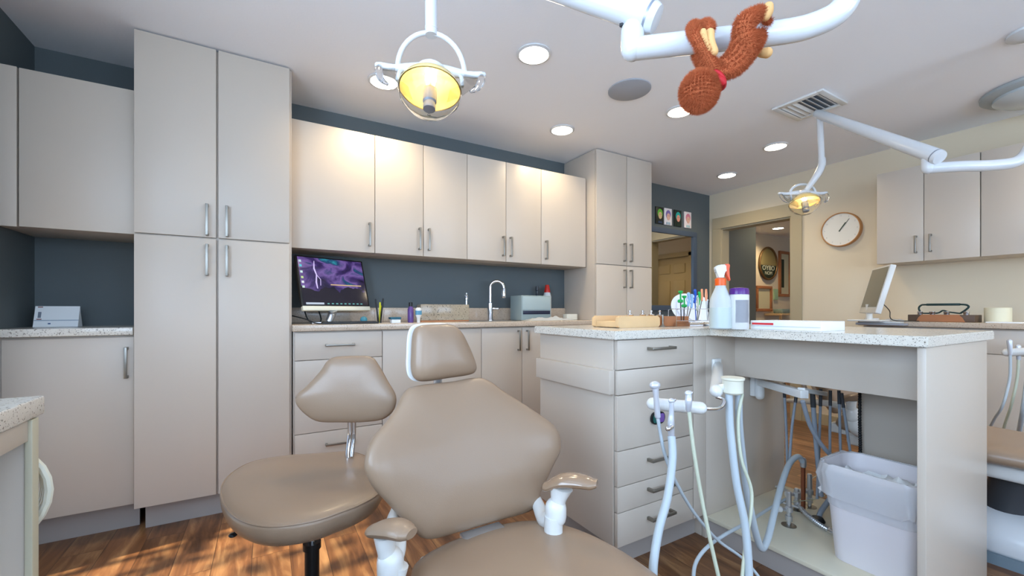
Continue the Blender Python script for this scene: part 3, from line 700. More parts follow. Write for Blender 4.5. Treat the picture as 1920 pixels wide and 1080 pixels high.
# ------------------------------------------------------------------ patient chair (facing -Y)
def patient_chair():
    t = thing('patient_chair', 'taupe reclining patient chair in the foreground, seat facing the camera', 'patient chair', (.53, .55, 0))
    a = math.radians(4.4); U = Vector((math.cos(a), math.sin(a), 0))
    lean = math.radians(17); V = Vector((-math.sin(a)*math.sin(lean), math.cos(a)*math.sin(lean), math.cos(lean)))
    O = Vector((.52, 1.13, .52))
    px = [(785, 722), (850, 714), (905, 708), (945, 737), (985, 768), (1022, 802), (1031, 840), (1018, 880), (1003, 920), (990, 955), (925, 978), (850, 1000), (800, 1010), (772, 995), (722, 945), (688, 908), (675, 870), (690, 825), (720, 792), (742, 762), (760, 733)]
    o2 = [onplane(x, y, O, U, V) for x, y in px]
    bend = lambda u, v: -(.55*(abs(u)**2.2))*-1.0 if v < .25 else .55*abs(u)**2.2
    bm = B(); cushion(bm, [(u, v) for u, v in o2], O, U, V, .052, .05, smooth=5, p=3.4, bend=lambda u, v: .5*u*u-.12*v*v); obj('backrest', bm, LEA, t)
    bm = B(); cushion(bm, [(u*.9, v*.9+.02) for u, v in o2], O+(-U.cross(V))*-.0, U, V, -.045, .072, smooth=5, p=5, bend=lambda u, v: .5*u*u-.12*v*v); obj('back_shell', bm, WPL, t)
    # headrest
    O2 = Vector((.52, 1.27, .9)); lean2 = math.radians(8); V2 = Vector((-math.sin(a)*math.sin(lean2), math.cos(a)*math.sin(lean2), math.cos(lean2)))
    px = [(785, 611), (815, 608), (845, 609), (862, 622), (876, 648), (889, 680), (890, 695), (878, 703), (840, 709), (800, 715), (780, 712), (771, 695), (771, 660), (774, 625)]
    h2 = [onplane(x, y, O2, U, V2) for x, y in px]
    bm = B(); cushion(bm, h2, O2, U, V2, .045, .018, smooth=5, p=3.2, dish=.0); obj('headrest', bm, LEA, t)
    bm = B(); cc = Vector((sum(p[0] for p in h2)/len(h2), sum(p[1] for p in h2)/len(h2), 0))
    cushion(bm, [(cc.x+(u-cc.x)*1.02-.006, cc.y+(v-cc.y)*1.03) for u, v in h2], O2-(U.cross(V2))*-.0+Vector((0, .022, 0)), U, V2, .004, .022, smooth=5, p=6); obj('headrest_shell', bm, WPL, t)
    bm = B(); cH = O2+U*cc.x+V2*(cc.y-.06)+Vector((0, .045, 0)); tube(bm, [cH, cH+Vector((0, .01, -.12)), cH+Vector((0, -.02, -.24))], .014, 12); obj('headrest_stem', bm, STEEL, t)
    # seat
    zS = .455
    out = [(-.19, .36), (0, .40), (.16, .37), (.245, .27), (.285, .10), (.275, -.12), (.25, -.32), (.23, -.5), (0, -.52), (-.23, -.5), (-.25, -.32), (-.275, -.12), (-.285, .10), (-.25, .27)]
    bm = B(); cushion(bm, out, (.545, .72, zS-.04), (1, 0, 0), (0, 1, 0), .05, .04, smooth=6, p=6); obj('seat', bm, LEA, t)
    out = [(-.2, .5), (0, .505), (.2, .5), (.235, .4), (.235, 0), (.225, -.45), (.15, -.55), (0, -.57), (-.15, -.55), (-.225, -.45), (-.235, 0), (-.235, .4)]
    bm = B(); cushion(bm, out, (.545, -.28, zS-.045), (1, 0, 0), (0, 1, 0), .045, .04, smooth=6, p=6); obj('leg_rest', bm, LEA, t)
    bm = B(); box(bm, .36, .73, -.5, 1.04, .31, .375, .02); obj('seat_frame', bm, WPL, t)
    bm = B(); tube(bm, [(.545, .45, .32), (.545, .50, .12)], .09, 24); obj('lift_column', bm, DKG, t)
    out = [(-.2, .5), (0, .53), (.2, .5), (.24, .35), (.25, 0), (.23, -.4), (.15, -.52), (0, -.54), (-.15, -.52), (-.23, -.4), (-.25, 0), (-.24, .35)]
    bm = B(); cushion(bm, out, (.60, .50, .06), (1, 0, 0), (0, 1, 0), .15, .04, smooth=6, p=3.2); obj('base_cover', bm, WEN, t)
    bm = B(); prism(bm, [(p.x, p.y) for p in catmull([Vector((x*1.03, y*1.03, 0)) for x, y in out], 5, True)], (.60, .50, .0), (1, 0, 0), (0, 1, 0), (0, 0, 1), .045); obj('base_skirt', bm, mat('grey_blue_skirt', (120, 136, 146), .5), t)
    # backrest brackets + lower link
    bm = B(); box(bm, .47, .60, 1.02, 1.10, .40, .455, .006, ); obj('back_hinge', bm, STEEL, t)
    bm = B(); box(bm, .36, .72, 1.0, 1.12, .36, .41, .01); obj('rear_crossbar', bm, WPL, t)
    # armrests: left pad and right pad, thick white stems
    for s_, pad, stem in ((0, [P(702, 993, .97), P(722, 990, .955), P(745, 992, .935), P(764, 1000, .92)], [P(722, 1003, .95), P(724, 1030, .95), P(732, 1060, .955), P(745, 1100, .96)]),
                          (1, [P(1027, 911, 1.20), P(1052, 901, 1.185), P(1083, 901, 1.17), P(1111, 907, 1.155)], [P(1052, 913, 1.185), P(1047, 935, 1.185), P(1042, 960, 1.185), P(1038, 1000, 1.18)])):
        bm = B()
        pp = catmull(pad, 6); n = len(pp); d = (pp[-1]-pp[0]).normalized(); side = d.cross(Vector((0, 0, 1))).normalized()
        rings = []
        pp = [pp[0]-d*.012, pp[0]-d*.008]+pp+[pp[-1]+d*.008, pp[-1]+d*.013]
        for i, p in enumerate(pp):
            f = i/(len(pp)-1); w = .036*(math.sin(PI*min(1, max(.0, .04+f*.92)))**.35); h = .019*(math.sin(PI*min(1, max(0, .06+f*.88)))**.4)
            rings.append([bm.verts.new(p+side*(w*math.cos(k/16*2*PI))+Vector((0, 0, 1))*(h*math.sin(k/16*2*PI))) for k in range(16)])
        for A_, B_ in zip(rings, rings[1:]):
            for k in range(16): bm.faces.new((A_[k], A_[(k+1) % 16], B_[(k+1) % 16], B_[k]))
        bm.faces.new(rings[0][::-1]); bm.faces.new(rings[-1])
        arm = obj('armrest', bm, WPL, t) if False else None
        bm2 = B(); tube(bm2, stem, .02, 18, smooth=6, radii=[.034, .022, .021, .026] if s_ else [.026, .020, .021, .024], round_ends=False)
        arm = obj('armrest', bm2, WPL, t); obj('pad', bm, LEAW if s_ else LEA, arm)
        bm = B(); b0 = Vector(stem[-2])
        tube(bm, [b0+Vector((0, 0, .012)), b0+Vector((0, 0, -.012))], .03, 20, round_ends=True)
        if s_: tube(bm, [b0+Vector((0, 0, -.005)), P(1022, 974, 1.23), P(1003, 935, 1.34), P(972, 885, 1.47)], .02, 14, smooth=6, radii=[.024, .023, .018, .016], round_ends=True)
        else: tube(bm, [b0, P(746, 1020, 1.0), P(736, 978, 1.10), P(756, 930, 1.34)], .02, 14, smooth=6, radii=[.024, .020, .017, .013], round_ends=True)
        obj('arm_bracket', bm, WPL, arm)
        bm = B(); tube(bm, [Vector(stem[-1])+Vector((0, 0, .05)), Vector(stem[-1])+Vector((0, 0, -.02)), Vector((.40 if not s_ else .70, stem[-1].y-.02, .36))], .026, 14, smooth=5); obj('arm_post', bm, WPL, arm)
    return t
pc = patient_chair()
pc2 = copy_tree(pc); pc2.location.x += 2.33; pc2['label'] = 'second taupe patient chair partly hidden behind the island'
for ch_ in pc2.children:
    if ch_.name.startswith('headrest'): ch_.location.z -= .05
    elif not ch_.name.startswith('base'): ch_.location.z += .05
# ------------------------------------------------------------------ stool
t = thing('operator_stool', 'taupe operator stool with round seat and winged backrest, behind the patient chair', 'stool', (.05, 1.42, 0))
zs = .525; c = un(556, 937, Z=zs)
hull = [(412, 925), (430, 895), (470, 872), (530, 860), (600, 855), (660, 852), (700, 868), (722, 895), (712, 930), (680, 952), (640, 968), (590, 985), (520, 996), (465, 990), (425, 965)]
O = Vector((c.x, c.y, zs)); ol = []
for x, y in hull: p_ = un(x, y, Z=zs); ol.append((p_.x-c.x, p_.y-c.y))
ol = ol[::-1]
ar = sum(a[0]*b_[1]-b_[0]*a[1] for a, b_ in zip(ol, ol[1:]+ol[:1]))
if ar < 0: ol = ol[::-1]
bm = B(); _, rim, _ = cushion(bm, ol, (c.x, c.y, zs), (1, 0, 0), (0, 1, 0), .028, .075, smooth=6, p=5.5, rings=14); st = obj('seat', bm, LEA, t)
cc = sum(rim, Vector())/len(rim)
bm = B(); tube(bm, [cc+(p_-cc)*.985+Vector((0, 0, .010)) for p_ in rim], .0028, 8, closed=True); obj('piping', bm, LEA, st)
colx = un(585, 1080, Z=.15)
cx, cy = P(585, 1030, 1.30).x, P(585, 1030, 1.30).y
bm = B(); tube(bm, [(cx, cy, .48), (cx, cy, .30)], .0125, 18); obj('gas_column', bm, CHROME, t)
bm = B(); tube(bm, [(cx, cy, .365), (cx, cy, .345)], .026, 20); tube(bm, [(cx, cy, .35), (cx, cy, .1)], .021, 20); obj('column_sleeve', bm, BLK, t)
bm = B(); box(bm, cx-.1, cx+.1, cy-.07, cy+.07, .462, .474, .004); obj('seat_plate', bm, DKG, t)
for k in range(5):
    a = k/5*2*PI+.3; e = Vector((cx+.25*math.cos(a), cy+.25*math.sin(a), .075))
    bm = B(); tube(bm, [(cx, cy, .11), e], .018, 12, radii=[.024, .014]); lg = obj('leg', bm, CHROME, t)
    bm = B(); cyl(bm, e+Vector((-.02*math.sin(a), .02*math.cos(a), -.047)), e+Vector((.02*math.sin(a), -.02*math.cos(a), -.047)), .027); tube(bm, [e, e-Vector((0, 0, .03))], .007, 8); obj('caster', bm, BLK, lg)
bm = B(); e = P(437, 1003, 1.22); tube(bm, [(cx-.08, cy, .468), (e.x+.06, e.y+.02, .468), tuple(e)], .005, 10, smooth=4); ball(bm, e, .012, 12, (1, 1, .5)); obj('height_lever', bm, BLK, t)
# backrest of stool
Ux = Vector((math.cos(math.radians(-25)), math.sin(math.radians(-25)), 0)); ln = math.radians(7)
Vx = (Vector((0, 0, 1))*math.cos(ln)+Vector((math.sin(math.radians(25)), math.cos(math.radians(25)), 0))*math.sin(ln)).normalized(); Ux = (Ux-Vx*Ux.dot(Vx)).normalized()
O = P(652, 735, 1.48)
px = [(630, 669), (665, 667), (697, 669), (712, 685), (730, 715), (745, 741), (742, 765), (722, 784), (685, 791), (640, 792), (600, 790), (578, 777), (562, 757), (562, 740), (580, 722), (603, 695), (615, 677)]
ol = [onplane(x, y, O, Ux, Vx) for x, y in px]
bm = B(); cushion(bm, ol, O, Ux, Vx, .035, .03, smooth=5, p=3.2, bend=lambda u, v: .9*u*u); obj('backrest', bm, LEA, t)
b1 = P(657, 780, 1.53); b2 = P(653, 856, 1.52)
bm = B(); tube(bm, [b1, P(657, 815, 1.54), b2, Vector((b2.x, b2.y-.02, .485)), Vector((b2.x-.06, b2.y-.12, .468))], .011, 14, smooth=6); tube(bm, [b1+RT*.014, P(657, 815, 1.54)+RT*.014, b2+RT*.014], .006, 10, smooth=5); obj('back_post', bm, CHROME, t)

# ------------------------------------------------------------------ things on the left counter
ZT = 1.0
t = thing('desk_calendar', 'white desk calendar standing on the left corner worktop', 'calendar', (-.87, 2.93, ZT))
xa, xb = un(61, 600, Y=2.93).x, un(146, 600, Y=2.93).x
zt_ = un(100, 574, Y=2.93).z
bm = B(); v = [(xa, 2.93, ZT+.001), (xb, 2.93, ZT+.001), (xb, 2.96, zt_), (xa, 2.96, zt_), (xa, 2.99, ZT+.001), (xb, 2.99, ZT+.001)]
vs = [bm.verts.new(p) for p in v]
for f in ((0, 1, 2, 3), (3, 2, 5, 4), (0, 3, 4), (1, 5, 2), (0, 4, 5, 1)): bm.faces.new([vs[i] for i in f])
obj('stand', bm, PAPER, t)
Vn = Vector((0, .03, zt_-ZT)).normalized(); Hc = zt_-ZT
def cal(x0, x1, a0, a1, m, nm):
    b_ = B(); O_ = Vector((xa, 2.93, ZT+.001)); N_ = Vector((1, 0, 0)).cross(Vn)
    prism(b_, [(x0, a0), (x1, a0), (x1, a1), (x0, a1)], O_, (1, 0, 0), Vn, N_, .0012); obj(nm, b_, m, t)
Wc = xb-xa
cal(.06*Wc, .17*Wc, Hc*.96, Hc*1.0, mat('dull_red', (130, 60, 50), .6), 'page_tab'); cal(.06*Wc, .17*Wc, Hc*.36, Hc*.40, mat('dull_red', (130, 60, 50), .6), 'page_tab')
cal(.08*Wc, .15*Wc, Hc*.45, Hc*.74, mat('print_grey', (120, 128, 140), .6), 'print_block')
cal(.0*Wc, 1.0*Wc, Hc*.30, Hc*.345, mat('print_pale', (170, 182, 194), .6), 'print_rule'); cal(.32*Wc, .38*Wc, Hc*.13, Hc*.19, mat('print_blue', (60, 90, 130), .6), 'print_mark')

# ------------------------------------------------------------------ sink counter
t = thing('computer_monitor', 'all-in-one computer with a stormy purple wallpaper beside the tall cupboard', 'monitor', (.37, 2.85, ZT))
BLc = P(568, 573, 2.46); BRc = P(692, 573, 2.80)
BRc.z = BLc.z
Um = (BRc-BLc); Wm = Um.length; Um.normalize(); side = Vector((0, 0, 1)).cross(Um); tl = math.radians(17); Vm = (Vector((0, 0, 1))*math.cos(tl)+side*math.sin(tl)).normalized(); Nm = Um.cross(Vm)
Hm = .315
def quad(x0, x1, y0, y1, z0, z1, bev=.0):
    M = Matrix((Um, Vm, Nm)).transposed().to_4x4(); M.translation = BLc; b_ = B(); box(b_, x0, x1, y0, y1, z0, z1, bev, M); return b_
obj('housing', quad(-.006, Wm+.006, -.004, Hm+.006, -.022, 0, .004), BLK, t)
obj('lower_bar', quad(-.004, Wm+.004, -.030, -.002, -.020, .004, .003), CREAMP, t)
sm = bpy.data.materials.new('screen_image'); sm.use_nodes = True; nt = sm.node_tree; bsd = nt.nodes['Principled BSDF']; Lk = nt.links
tc = nt.nodes.new('ShaderNodeTexCoord'); uvn = tc.outputs['UV']
def nd(k, **kw):
    n = nt.nodes.new(k)
    for a_, b_ in kw.items(): setattr(n, a_, b_)
    return n
nz = nd('ShaderNodeTexNoise'); nz.inputs['Scale'].default_value = 3.2; nz.inputs['Detail'].default_value = 6; nz.inputs['Distortion'].default_value = .6; Lk.new(uvn, nz.inputs['Vector'])
cr = nd('ShaderNodeValToRGB'); Lk.new(nz.outputs['Fac'], cr.inputs['Fac']); e_ = cr.color_ramp.elements
e_[0].position = .32; e_[0].color = s2l((14, 14, 40)); e_[1].position = .72; e_[1].color = s2l((70, 200, 220))
for p_, c_ in ((.45, (70, 50, 120)), (.55, (140, 110, 190)), (.62, (30, 70, 120))): k = e_.new(p_); k.color = s2l(c_)
sx = nd('ShaderNodeSeparateXYZ'); Lk.new(uvn, sx.inputs['Vector'])
# dark mountain skyline from the picture itself
n2 = nd('ShaderNodeTexNoise'); n2.inputs['Scale'].default_value = 5; Lk.new(uvn, n2.inputs['Vector'])
ma = nd('ShaderNodeMath', operation='MULTIPLY_ADD'); Lk.new(n2.outputs['Fac'], ma.inputs[0]); ma.inputs[1].default_value = .5; ma.inputs[2].default_value = .12
lt = nd('ShaderNodeMath', operation='LESS_THAN'); Lk.new(sx.outputs['Y'], lt.inputs[0]); Lk.new(ma.outputs[0], lt.inputs[1])
mx = nd('ShaderNodeMix', data_type='RGBA'); Lk.new(lt.outputs[0], mx.inputs['Factor']); Lk.new(cr.outputs['Color'], mx.inputs['A']); mx.inputs['B'].default_value = s2l((24, 18, 40))
Lk.new(mx.outputs['Result'], bsd.inputs['Emission Color']); bsd.inputs['Emission Strength'].default_value = .55
bsd.inputs['Base Color'].default_value = (.01, .01, .012, 1); bsd.inputs['Roughness'].default_value = .08
bm = quad(.006, Wm-.006, .006, Hm-.004, 0, .0015)
uvl = bm.loops.layers.uv.new('UVMap')
for f in bm.faces:
    for l in f.loops: d = l.vert.co-BLc; l[uvl].uv = (d.dot(Um)/Wm, d.dot(Vm)/Hm)
scr = obj('screen', bm, sm, t)
def emat(n, c, s=1.0): 
    if n in MATS: return MATS[n]
    m = lamp_mat(n, c, s); m.node_tree.nodes['Principled BSDF'].inputs['Base Color'].default_value = (0, 0, 0, 1); MATS[n] = m; return m
bm = B()
M = Matrix((Um, Vm, Nm)).transposed().to_4x4(); M.translation = BLc
bolt = [(.105, .29), (.098, .24), (.108, .20), (.100, .15), (.103, .11)]
tube(bm, [M @ Vector((x, y, .002)) for x, y in bolt], .0035, 6, radii=[.002, .005, .004, .005, .003]); tube(bm, [M @ Vector((x, y, .002)) for x, y in ((.108, .20), (.13, .17), (.125, .13))], .002, 6)
obj('lightning', bm, emat('bolt_glow', (205, 190, 240), .9), scr)
for k, (cc_, yy) in enumerate((((190, 215, 230), .285), ((90, 200, 220), .255), ((200, 230, 230), .215), ((190, 220, 150), .18), ((225, 235, 240), .15), ((200, 225, 220), .12))):
    obj('desktop_icon', quad(.012, .026, yy-.008, yy+.006, .0015, .0022), emat('icon%d' % k, cc_, .8), scr)
obj('taskbar', quad(.02, .13, .008, .020, .0015, .0021), emat('task', (190, 205, 225), .8), scr)
for k in range(9): obj('taskbar_icon', quad(.15+k*.028, .164+k*.028, .010, .017, .0015, .0021), emat('task2', (110, 190, 190), .6), scr)
obj('wallpaper_glow', quad(.19, .40, .135, .142, .0015, .0019), emat('glowline', (235, 200, 150), .6), scr)
mid = BLc+Um*(Wm*.42)
bm = B(); tube(bm, [mid+Vector((0, .01, -.02)), mid+Vector((.0, .03, -.05)), Vector((mid.x-.02, mid.y+.03, ZT+.012))], .02, 14, smooth=4, radii=[.03, .022, .02]); obj('stand_neck', bm, STEEL, t)
bm = B(); box(bm, mid.x-.12, mid.x+.12, mid.y-.03, mid.y+.12, ZT, ZT+.012, .004); obj('stand_foot', bm, STEEL, t)
# cable loops
bm = B(); tube(bm, [(.13, 2.80, ZT+.05), (.2, 2.76, ZT+.03), (.26, 2.74, ZT+.004), (.36, 2.70, ZT+.004), (.5, 2.70, ZT+.005), (.58, 2.75, ZT+.005)], .0035, 8, smooth=6)
tube(bm, [(.2, 2.84, ZT+.075), (.22, 2.82, ZT+.02), (.26, 2.80, ZT+.004), (.29, 2.83, ZT+.02), (.28, 2.86, ZT+.08)], .004, 8, smooth=6)
tag(obj('cable', bm, BLK), 'black cables looping under the computer screen', 'cable')
def cupx(x, Y): return un(x, 600, Y=Y).x
def at(x, y, Y): return un(x, y, Y=Y)
t = thing('computer_keyboard', 'black keyboard lying on the sink counter in front of the computer', 'keyboard', (.45, 2.69, ZT))
bm = B(); box(bm, .28, .60, 2.655, 2.73, ZT, ZT+.012, .003); obj('base', bm, BLK, t)
bm = B()
for i in range(14):
    for j in range(4): box(bm, .29+i*.0215, .308+i*.0215, 2.662+j*.016, 2.675+j*.016, ZT+.012, ZT+.016, .001)
obj('keys', bm, DKG, t)
bm = B(); x = cupx(682, 2.78); ball(bm, (x, 2.78, ZT+.022), .022, 18, (1, 1, 1)); tag(obj('desk_ball', bm, mat('teal_ball', (70, 140, 160), .4, var=.5, vscale=30)), 'small teal and white ball on the counter right of the computer', 'ball')
x = cupx(711, 2.80); t = thing('pen_cup', 'clear pen cup holding markers right of the computer', 'pen cup', (x, 2.8, ZT))
bm = B(); lathe(bm, [(.026, 0), (.033, .085), (.031, .085), (.025, .003), (.0001, .003)], (x, 2.8, ZT), 24); obj('cup', bm, GLASS, t)
for k, (dx, dz, m_) in enumerate(((-.02, .15, BLK), (.018, .155, BLK), (.004, .13, mat('yellow_pen', (225, 225, 40), .4)), (-.012, .12, PURP), (.01, .11, mat('yellow_pen', (225, 225, 40), .4)))):
    bm = B(); tube(bm, [(x+dx*.4, 2.8+.006*(k-2), ZT+.005), (x+dx*1.3, 2.8+.008*(k-2), ZT+dz)], .0055, 10, round_ends=True)
    tag(obj('marker', bm, m_), ['black marker leaning left in the pen cup', 'black marker leaning right in the pen cup', 'yellow marker standing tallest in the middle of the pen cup', 'purple marker in the pen cup', 'short yellow marker in the pen cup'][k], 'marker', 'markers in the pen cup')
x = cupx(741, 2.74); bm = B(); box(bm, x-.03, x+.028, 2.71, 2.76, ZT, ZT+.024, .002); tag(obj('card_box', bm, PAPER), 'small white box under the teal note pads', 'box')
bm = B(); box(bm, x-.038, x+.03, 2.705, 2.765, ZT+.0245, ZT+.038, .002); tag(obj('note_pad', bm, mat('teal_pad', (30, 90, 110), .5)), 'teal note pads lying on the small white box', 'note pad')
x = cupx(770, 2.78); t = thing('pump_bottle', 'slim purple bottle with a black cap beside the stone-look box', 'bottle', (x, 2.78, ZT))
bm = B(); lathe(bm, [(.018, 0), (.02, .01), (.02, .09), (.012, .108), (.009, .112)], (x, 2.78, ZT), 24); obj('body', bm, mat('purple_liquid', (120, 90, 170), .15, trans=.4), t)
bm = B(); lathe(bm, [(.0125, .108), (.0125, .135), (.001, .137)], (x, 2.78, ZT), 20); obj('cap', bm, BLK, t)
x = cupx(783, 2.74); t = thing('white_dispenser', 'small white and blue tube standing before the stone-look box', 'bottle', (x, 2.72, ZT))
bm = B(); lathe(bm, [(.011, 0), (.012, .03), (.021, .05), (.022, .09), (.012, .10)], (x, 2.72, ZT), 20, sy=.7); obj('body', bm, WPL, t)
bm = B(); lathe(bm, [(.0215, .052), (.0222, .08)], (x, 2.72, ZT), 20, sy=.72); obj('label_band', bm, mat('blue_label', (90, 150, 180), .4), t)
# stone look storage box
xa, xb = cupx(789, 2.86), cupx(880, 2.86)
t = thing('storage_box', 'speckled stone-look storage box left of the faucet', 'box', ((xa+xb)/2, 2.9, ZT))
GRN = stone('granite_print', (168, 156, 136), (96, 90, 78), .5)
bm = B(); box(bm, xa, xb, 2.86, 2.96, ZT+.008, ZT+.125, .006); obj('body', bm, GRN, t)
bm = B(); box(bm, xa+.003, xb-.003, 2.862, 2.958, ZT, ZT+.009, .001); obj('base', bm, WOODM, t)
# soap dispenser
x = cupx(875, 2.97); bm = B(); lathe(bm, [(.02, 0), (.02, .006), (.009, .02), (.008, .16), (.012, .165), (.012, .19), (.006, .2), (.006, .215), (.0001, .217)], (x, 2.975, ZT), 20)
tube(bm, [(x, 2.975, ZT+.19), (x-.02, 2.95, ZT+.195)], .005, 8); tag(obj('soap_dispenser', bm, CHROME), 'chrome soap pump standing left of the faucet', 'soap dispenser')
# faucet
fx = cupx(919, 2.98); t = thing('faucet', 'chrome gooseneck faucet at the sink counter', 'faucet', (fx, 2.98, ZT))
bm = B(); lathe(bm, [(.027, 0), (.027, .005), (.022, .012), (.021, .14), (.015, .145)], (fx, 2.98, ZT), 28); obj('base', bm, CHROME, t)
bm = B(); R_ = .055; dirv = Vector((.8, -.6, 0)); fp = Vector((fx, 2.98, ZT))
pts = [fp+Vector((0, 0, .13)), fp+Vector((0, 0, .255))]+[fp+Vector((0, 0, .26))+dirv*(R_-R_*math.cos(a))+Vector((0, 0, R_*math.sin(a))) for a in [k/12*PI for k in range(13)]]
tube(bm, pts, .0125, 16); obj('neck', bm, CHROME, t)
e = pts[-1]; bm = B(); lathe(bm, [(.0135, 0), (.016, -.01), (.017, -.055), (.019, -.075), (.016, -.08)], e, 20); obj('spray_head', bm, CHROME, t)
bm = B(); tube(bm, [fp+Vector((.018, -.005, .095)), fp+Vector((.06, -.02, .095))], .01, 14, round_ends=True); obj('lever', bm, CHROME, t)
# sink (recessed bowl rim)
bm = B(); pts_ = rrect(.46, .30, .05, 5)
t = thing('sink', 'shallow steel sink rim set in the counter below the faucet', 'sink', (1.42, 2.80, ZT-.001))
O_ = Vector((1.42, 2.80, ZT+.0012)); inner = [(x*.96, y*.94) for x, y in pts_]
a_ = [bm.verts.new(O_+Vector((x, y, 0))) for x, y in pts_]; b_ = [bm.verts.new(O_+Vector((x, y, 0))) for x, y in inner]
for i in range(len(a_)): j = (i+1) % len(a_); bm.faces.new((a_[i], a_[j], b_[j], b_[i]))
bm.faces.new([bm.verts.new(v.co-Vector((0, 0, .0008))) for v in b_]); obj('basin', bm, STEEL, t)
# grey printer box
t = thing('label_printer', 'grey desktop sterilizer box with dark slot at the right end of the sink counter', 'printer', (1.85, 2.9, ZT))
xa, xb = cupx(978, 2.80), cupx(1033, 2.80)
bm = B(); box(bm, xa, xb, 2.80, 2.98, ZT, ZT+.20, .008); obj('body', bm, BOXG, t)
bm = B(); box(bm, xa+.012, xb-.01, 2.797, 2.801, ZT+.05, ZT+.078, .001); obj('slot', bm, mat('navy_slot', (30, 36, 60), .3), t)
bm = B(); box(bm, xa+.008, xb-.008, 2.7965, 2.80, ZT+.085, ZT+.19, .001); obj('front_panel', bm, mat('pale_grey_green', (164, 180, 182), .4), t)
x = cupx(1026, 3.03); t = thing('capped_bottle', 'white bottle with a red cap behind the grey box', 'bottle', (x, 3.03, ZT))
bm = B(); lathe(bm, [(.035, 0), (.036, .2), (.028, .235), (.025, .24)], (x, 3.03, ZT), 24); obj('body', bm, WPL, t)
bm = B(); lathe(bm, [(.027, .238), (.027, .25), (.019, .29), (.016, .305), (.001, .307)], (x, 3.03, ZT), 20); obj('cap', bm, mat('red_cap', (205, 40, 25), .35), t)
x = cupx(1012, 3.0); t = thing('grey_spray_bottle', 'small grey nozzle bottle behind the grey box, left of the red cap', 'bottle', (x, 3.04, ZT))
bm = B(); lathe(bm, [(.025, 0), (.025, .19), (.012, .22), (.012, .25), (.016, .255), (.014, .29), (.001, .292)], (x, 3.04, ZT), 18); obj('body', bm, DKG, t)
# crumpled cloth / papers
def crumple(name, x0, x1, y0, y1, z, h, m, label, cat, nx=26, ny=16, seed=0, arch=.5):
    bm = B(); g = []
    for i in range(nx):
        row = []
        for j in range(ny):
            u, v_ = i/(nx-1), j/(ny-1); e = min(u, 1-u, v_, 1-v_)*4; e = min(1, e)
            n_ = noise.noise(Vector((u*4+seed, v_*3, seed)))*.6+noise.noise(Vector((u*9, v_*8+seed, 3)))*.4
            row.append(bm.verts.new((x0+(x1-x0)*u+.006*noise.noise(Vector((v_*6, seed, u))), y0+(y1-y0)*v_, z+.002+h*e*max(0, arch+n_))))
        g.append(row)
    for i in range(nx-1):
        for j in range(ny-1): bm.faces.new((g[i][j], g[i+1][j], g[i+1][j+1], g[i][j+1]))
    bmesh.ops.solidify(bm, geom=list(bm.faces), thickness=.0018)
    return tag(obj(name, bm, m), label, cat)
crumple('folded_towel', cupx(985, 2.72), cupx(1072, 2.72), 2.68, 2.79, ZT, .035, PAPER, 'crumpled white towel on the counter before the grey box', 'towel', seed=2)
xa = cupx(1058, 2.84); bm = B(); box(bm, xa, xa+.11, 2.80, 2.86, ZT, ZT+.05, .003); tag(obj('tissue_box', bm, mat('offwhite_card', (214, 212, 200), .6)), 'low off-white box beside the white towel at the counter end', 'box')

# ------------------------------------------------------------------ things on the island
def ix(x, Y): return un(x, 600, Y=Y).x
t = thing('wooden_organizer', 'low wooden organizer with rounded pale end pieces and metal knobs on the island', 'organizer', (1.6, 1.5, ZT))
pA = P(1158, 608, 1.9); Uo = RT*.985+FW*.17; Uo.normalize(); 
def onisl(x, Y): p = un(x, 600, Y=Y); return Vector((p.x, p.y, ZT))
a0 = onisl(1159, 1.42); a1 = onisl(1238, 1.42)
bm = B(); L = (a1-a0).length; o_ = [(0, .008), (.012, 0), (L-.012, 0), (L, .01), (L, .045), (L-.016, .056), (.016, .056), (0, .046)]
prism(bm, o_, a0, (1, 0, 0), (0, 0, 1), (0, 1, 0), .02); bmesh.ops.bevel(bm, geom=list(bm.edges), offset=.002, segments=2, affect='EDGES'); obj('end_piece', bm, WOODL, t)
bm = B(); prism(bm, o_, a0+Vector((0, .16, 0)), (1, 0, 0), (0, 0, 1), (0, 1, 0), .02); obj('end_piece', bm, WOODL, t)
bm = B(); box(bm, a0.x+.01, a1.x-.01, 1.44, 1.58, ZT+.003, ZT+.03, .002); obj('tray', bm, WOODL, t)
for k, (x, dy) in enumerate(((1181, .05), (1205, .06), (1221, .04))):
    p = onisl(x, 1.42+dy); bm = B(); lathe(bm, [(.012, 0), (.014, .034), (.016, .04), (.016, .045), (.005, .048), (.004, .054), (.007, .058), (.006, .064), (.0001, .067)], p+Vector((0, 0, .018)), 20)
    tag(obj('glass_jar', bm, CHROME), ['shiny little jar leftmost in the wooden organizer', 'shiny little jar in the middle of the wooden organizer', 'shiny little jar rightmost in the wooden organizer'][k], 'jar', 'jars in the wooden organizer')
t = thing('wooden_block', 'brown wooden tool block between the organizer and the white plates', 'tool block', (1.75, 1.47, ZT))
b0, b1_ = onisl(1240, 1.44), onisl(1300, 1.40)
bm = B(); M = Matrix.Translation(b0) @ Matrix.Rotation(math.radians(-12), 4, 'Z'); box(bm, 0, .17, 0, .05, .001, .052, .002, M); obj('body', bm, WOODM, t)
bm = B(); lathe(bm, [(.014, 0), (.012, .004), (.005, .012), (.004, .03), (.006, .036), (.004, .06)], b0+Vector((-.004, -.012, 0)), 16); obj('foot', bm, NICK, t)
p = b0+Vector((.012, .02, .0525)); bm = B(); lathe(bm, [(.015, 0), (.017, .006), (.006, .01), (.004, .02), (.008, .026), (.0001, .032)], p, 16); obj('knob', bm, CHROME, t)
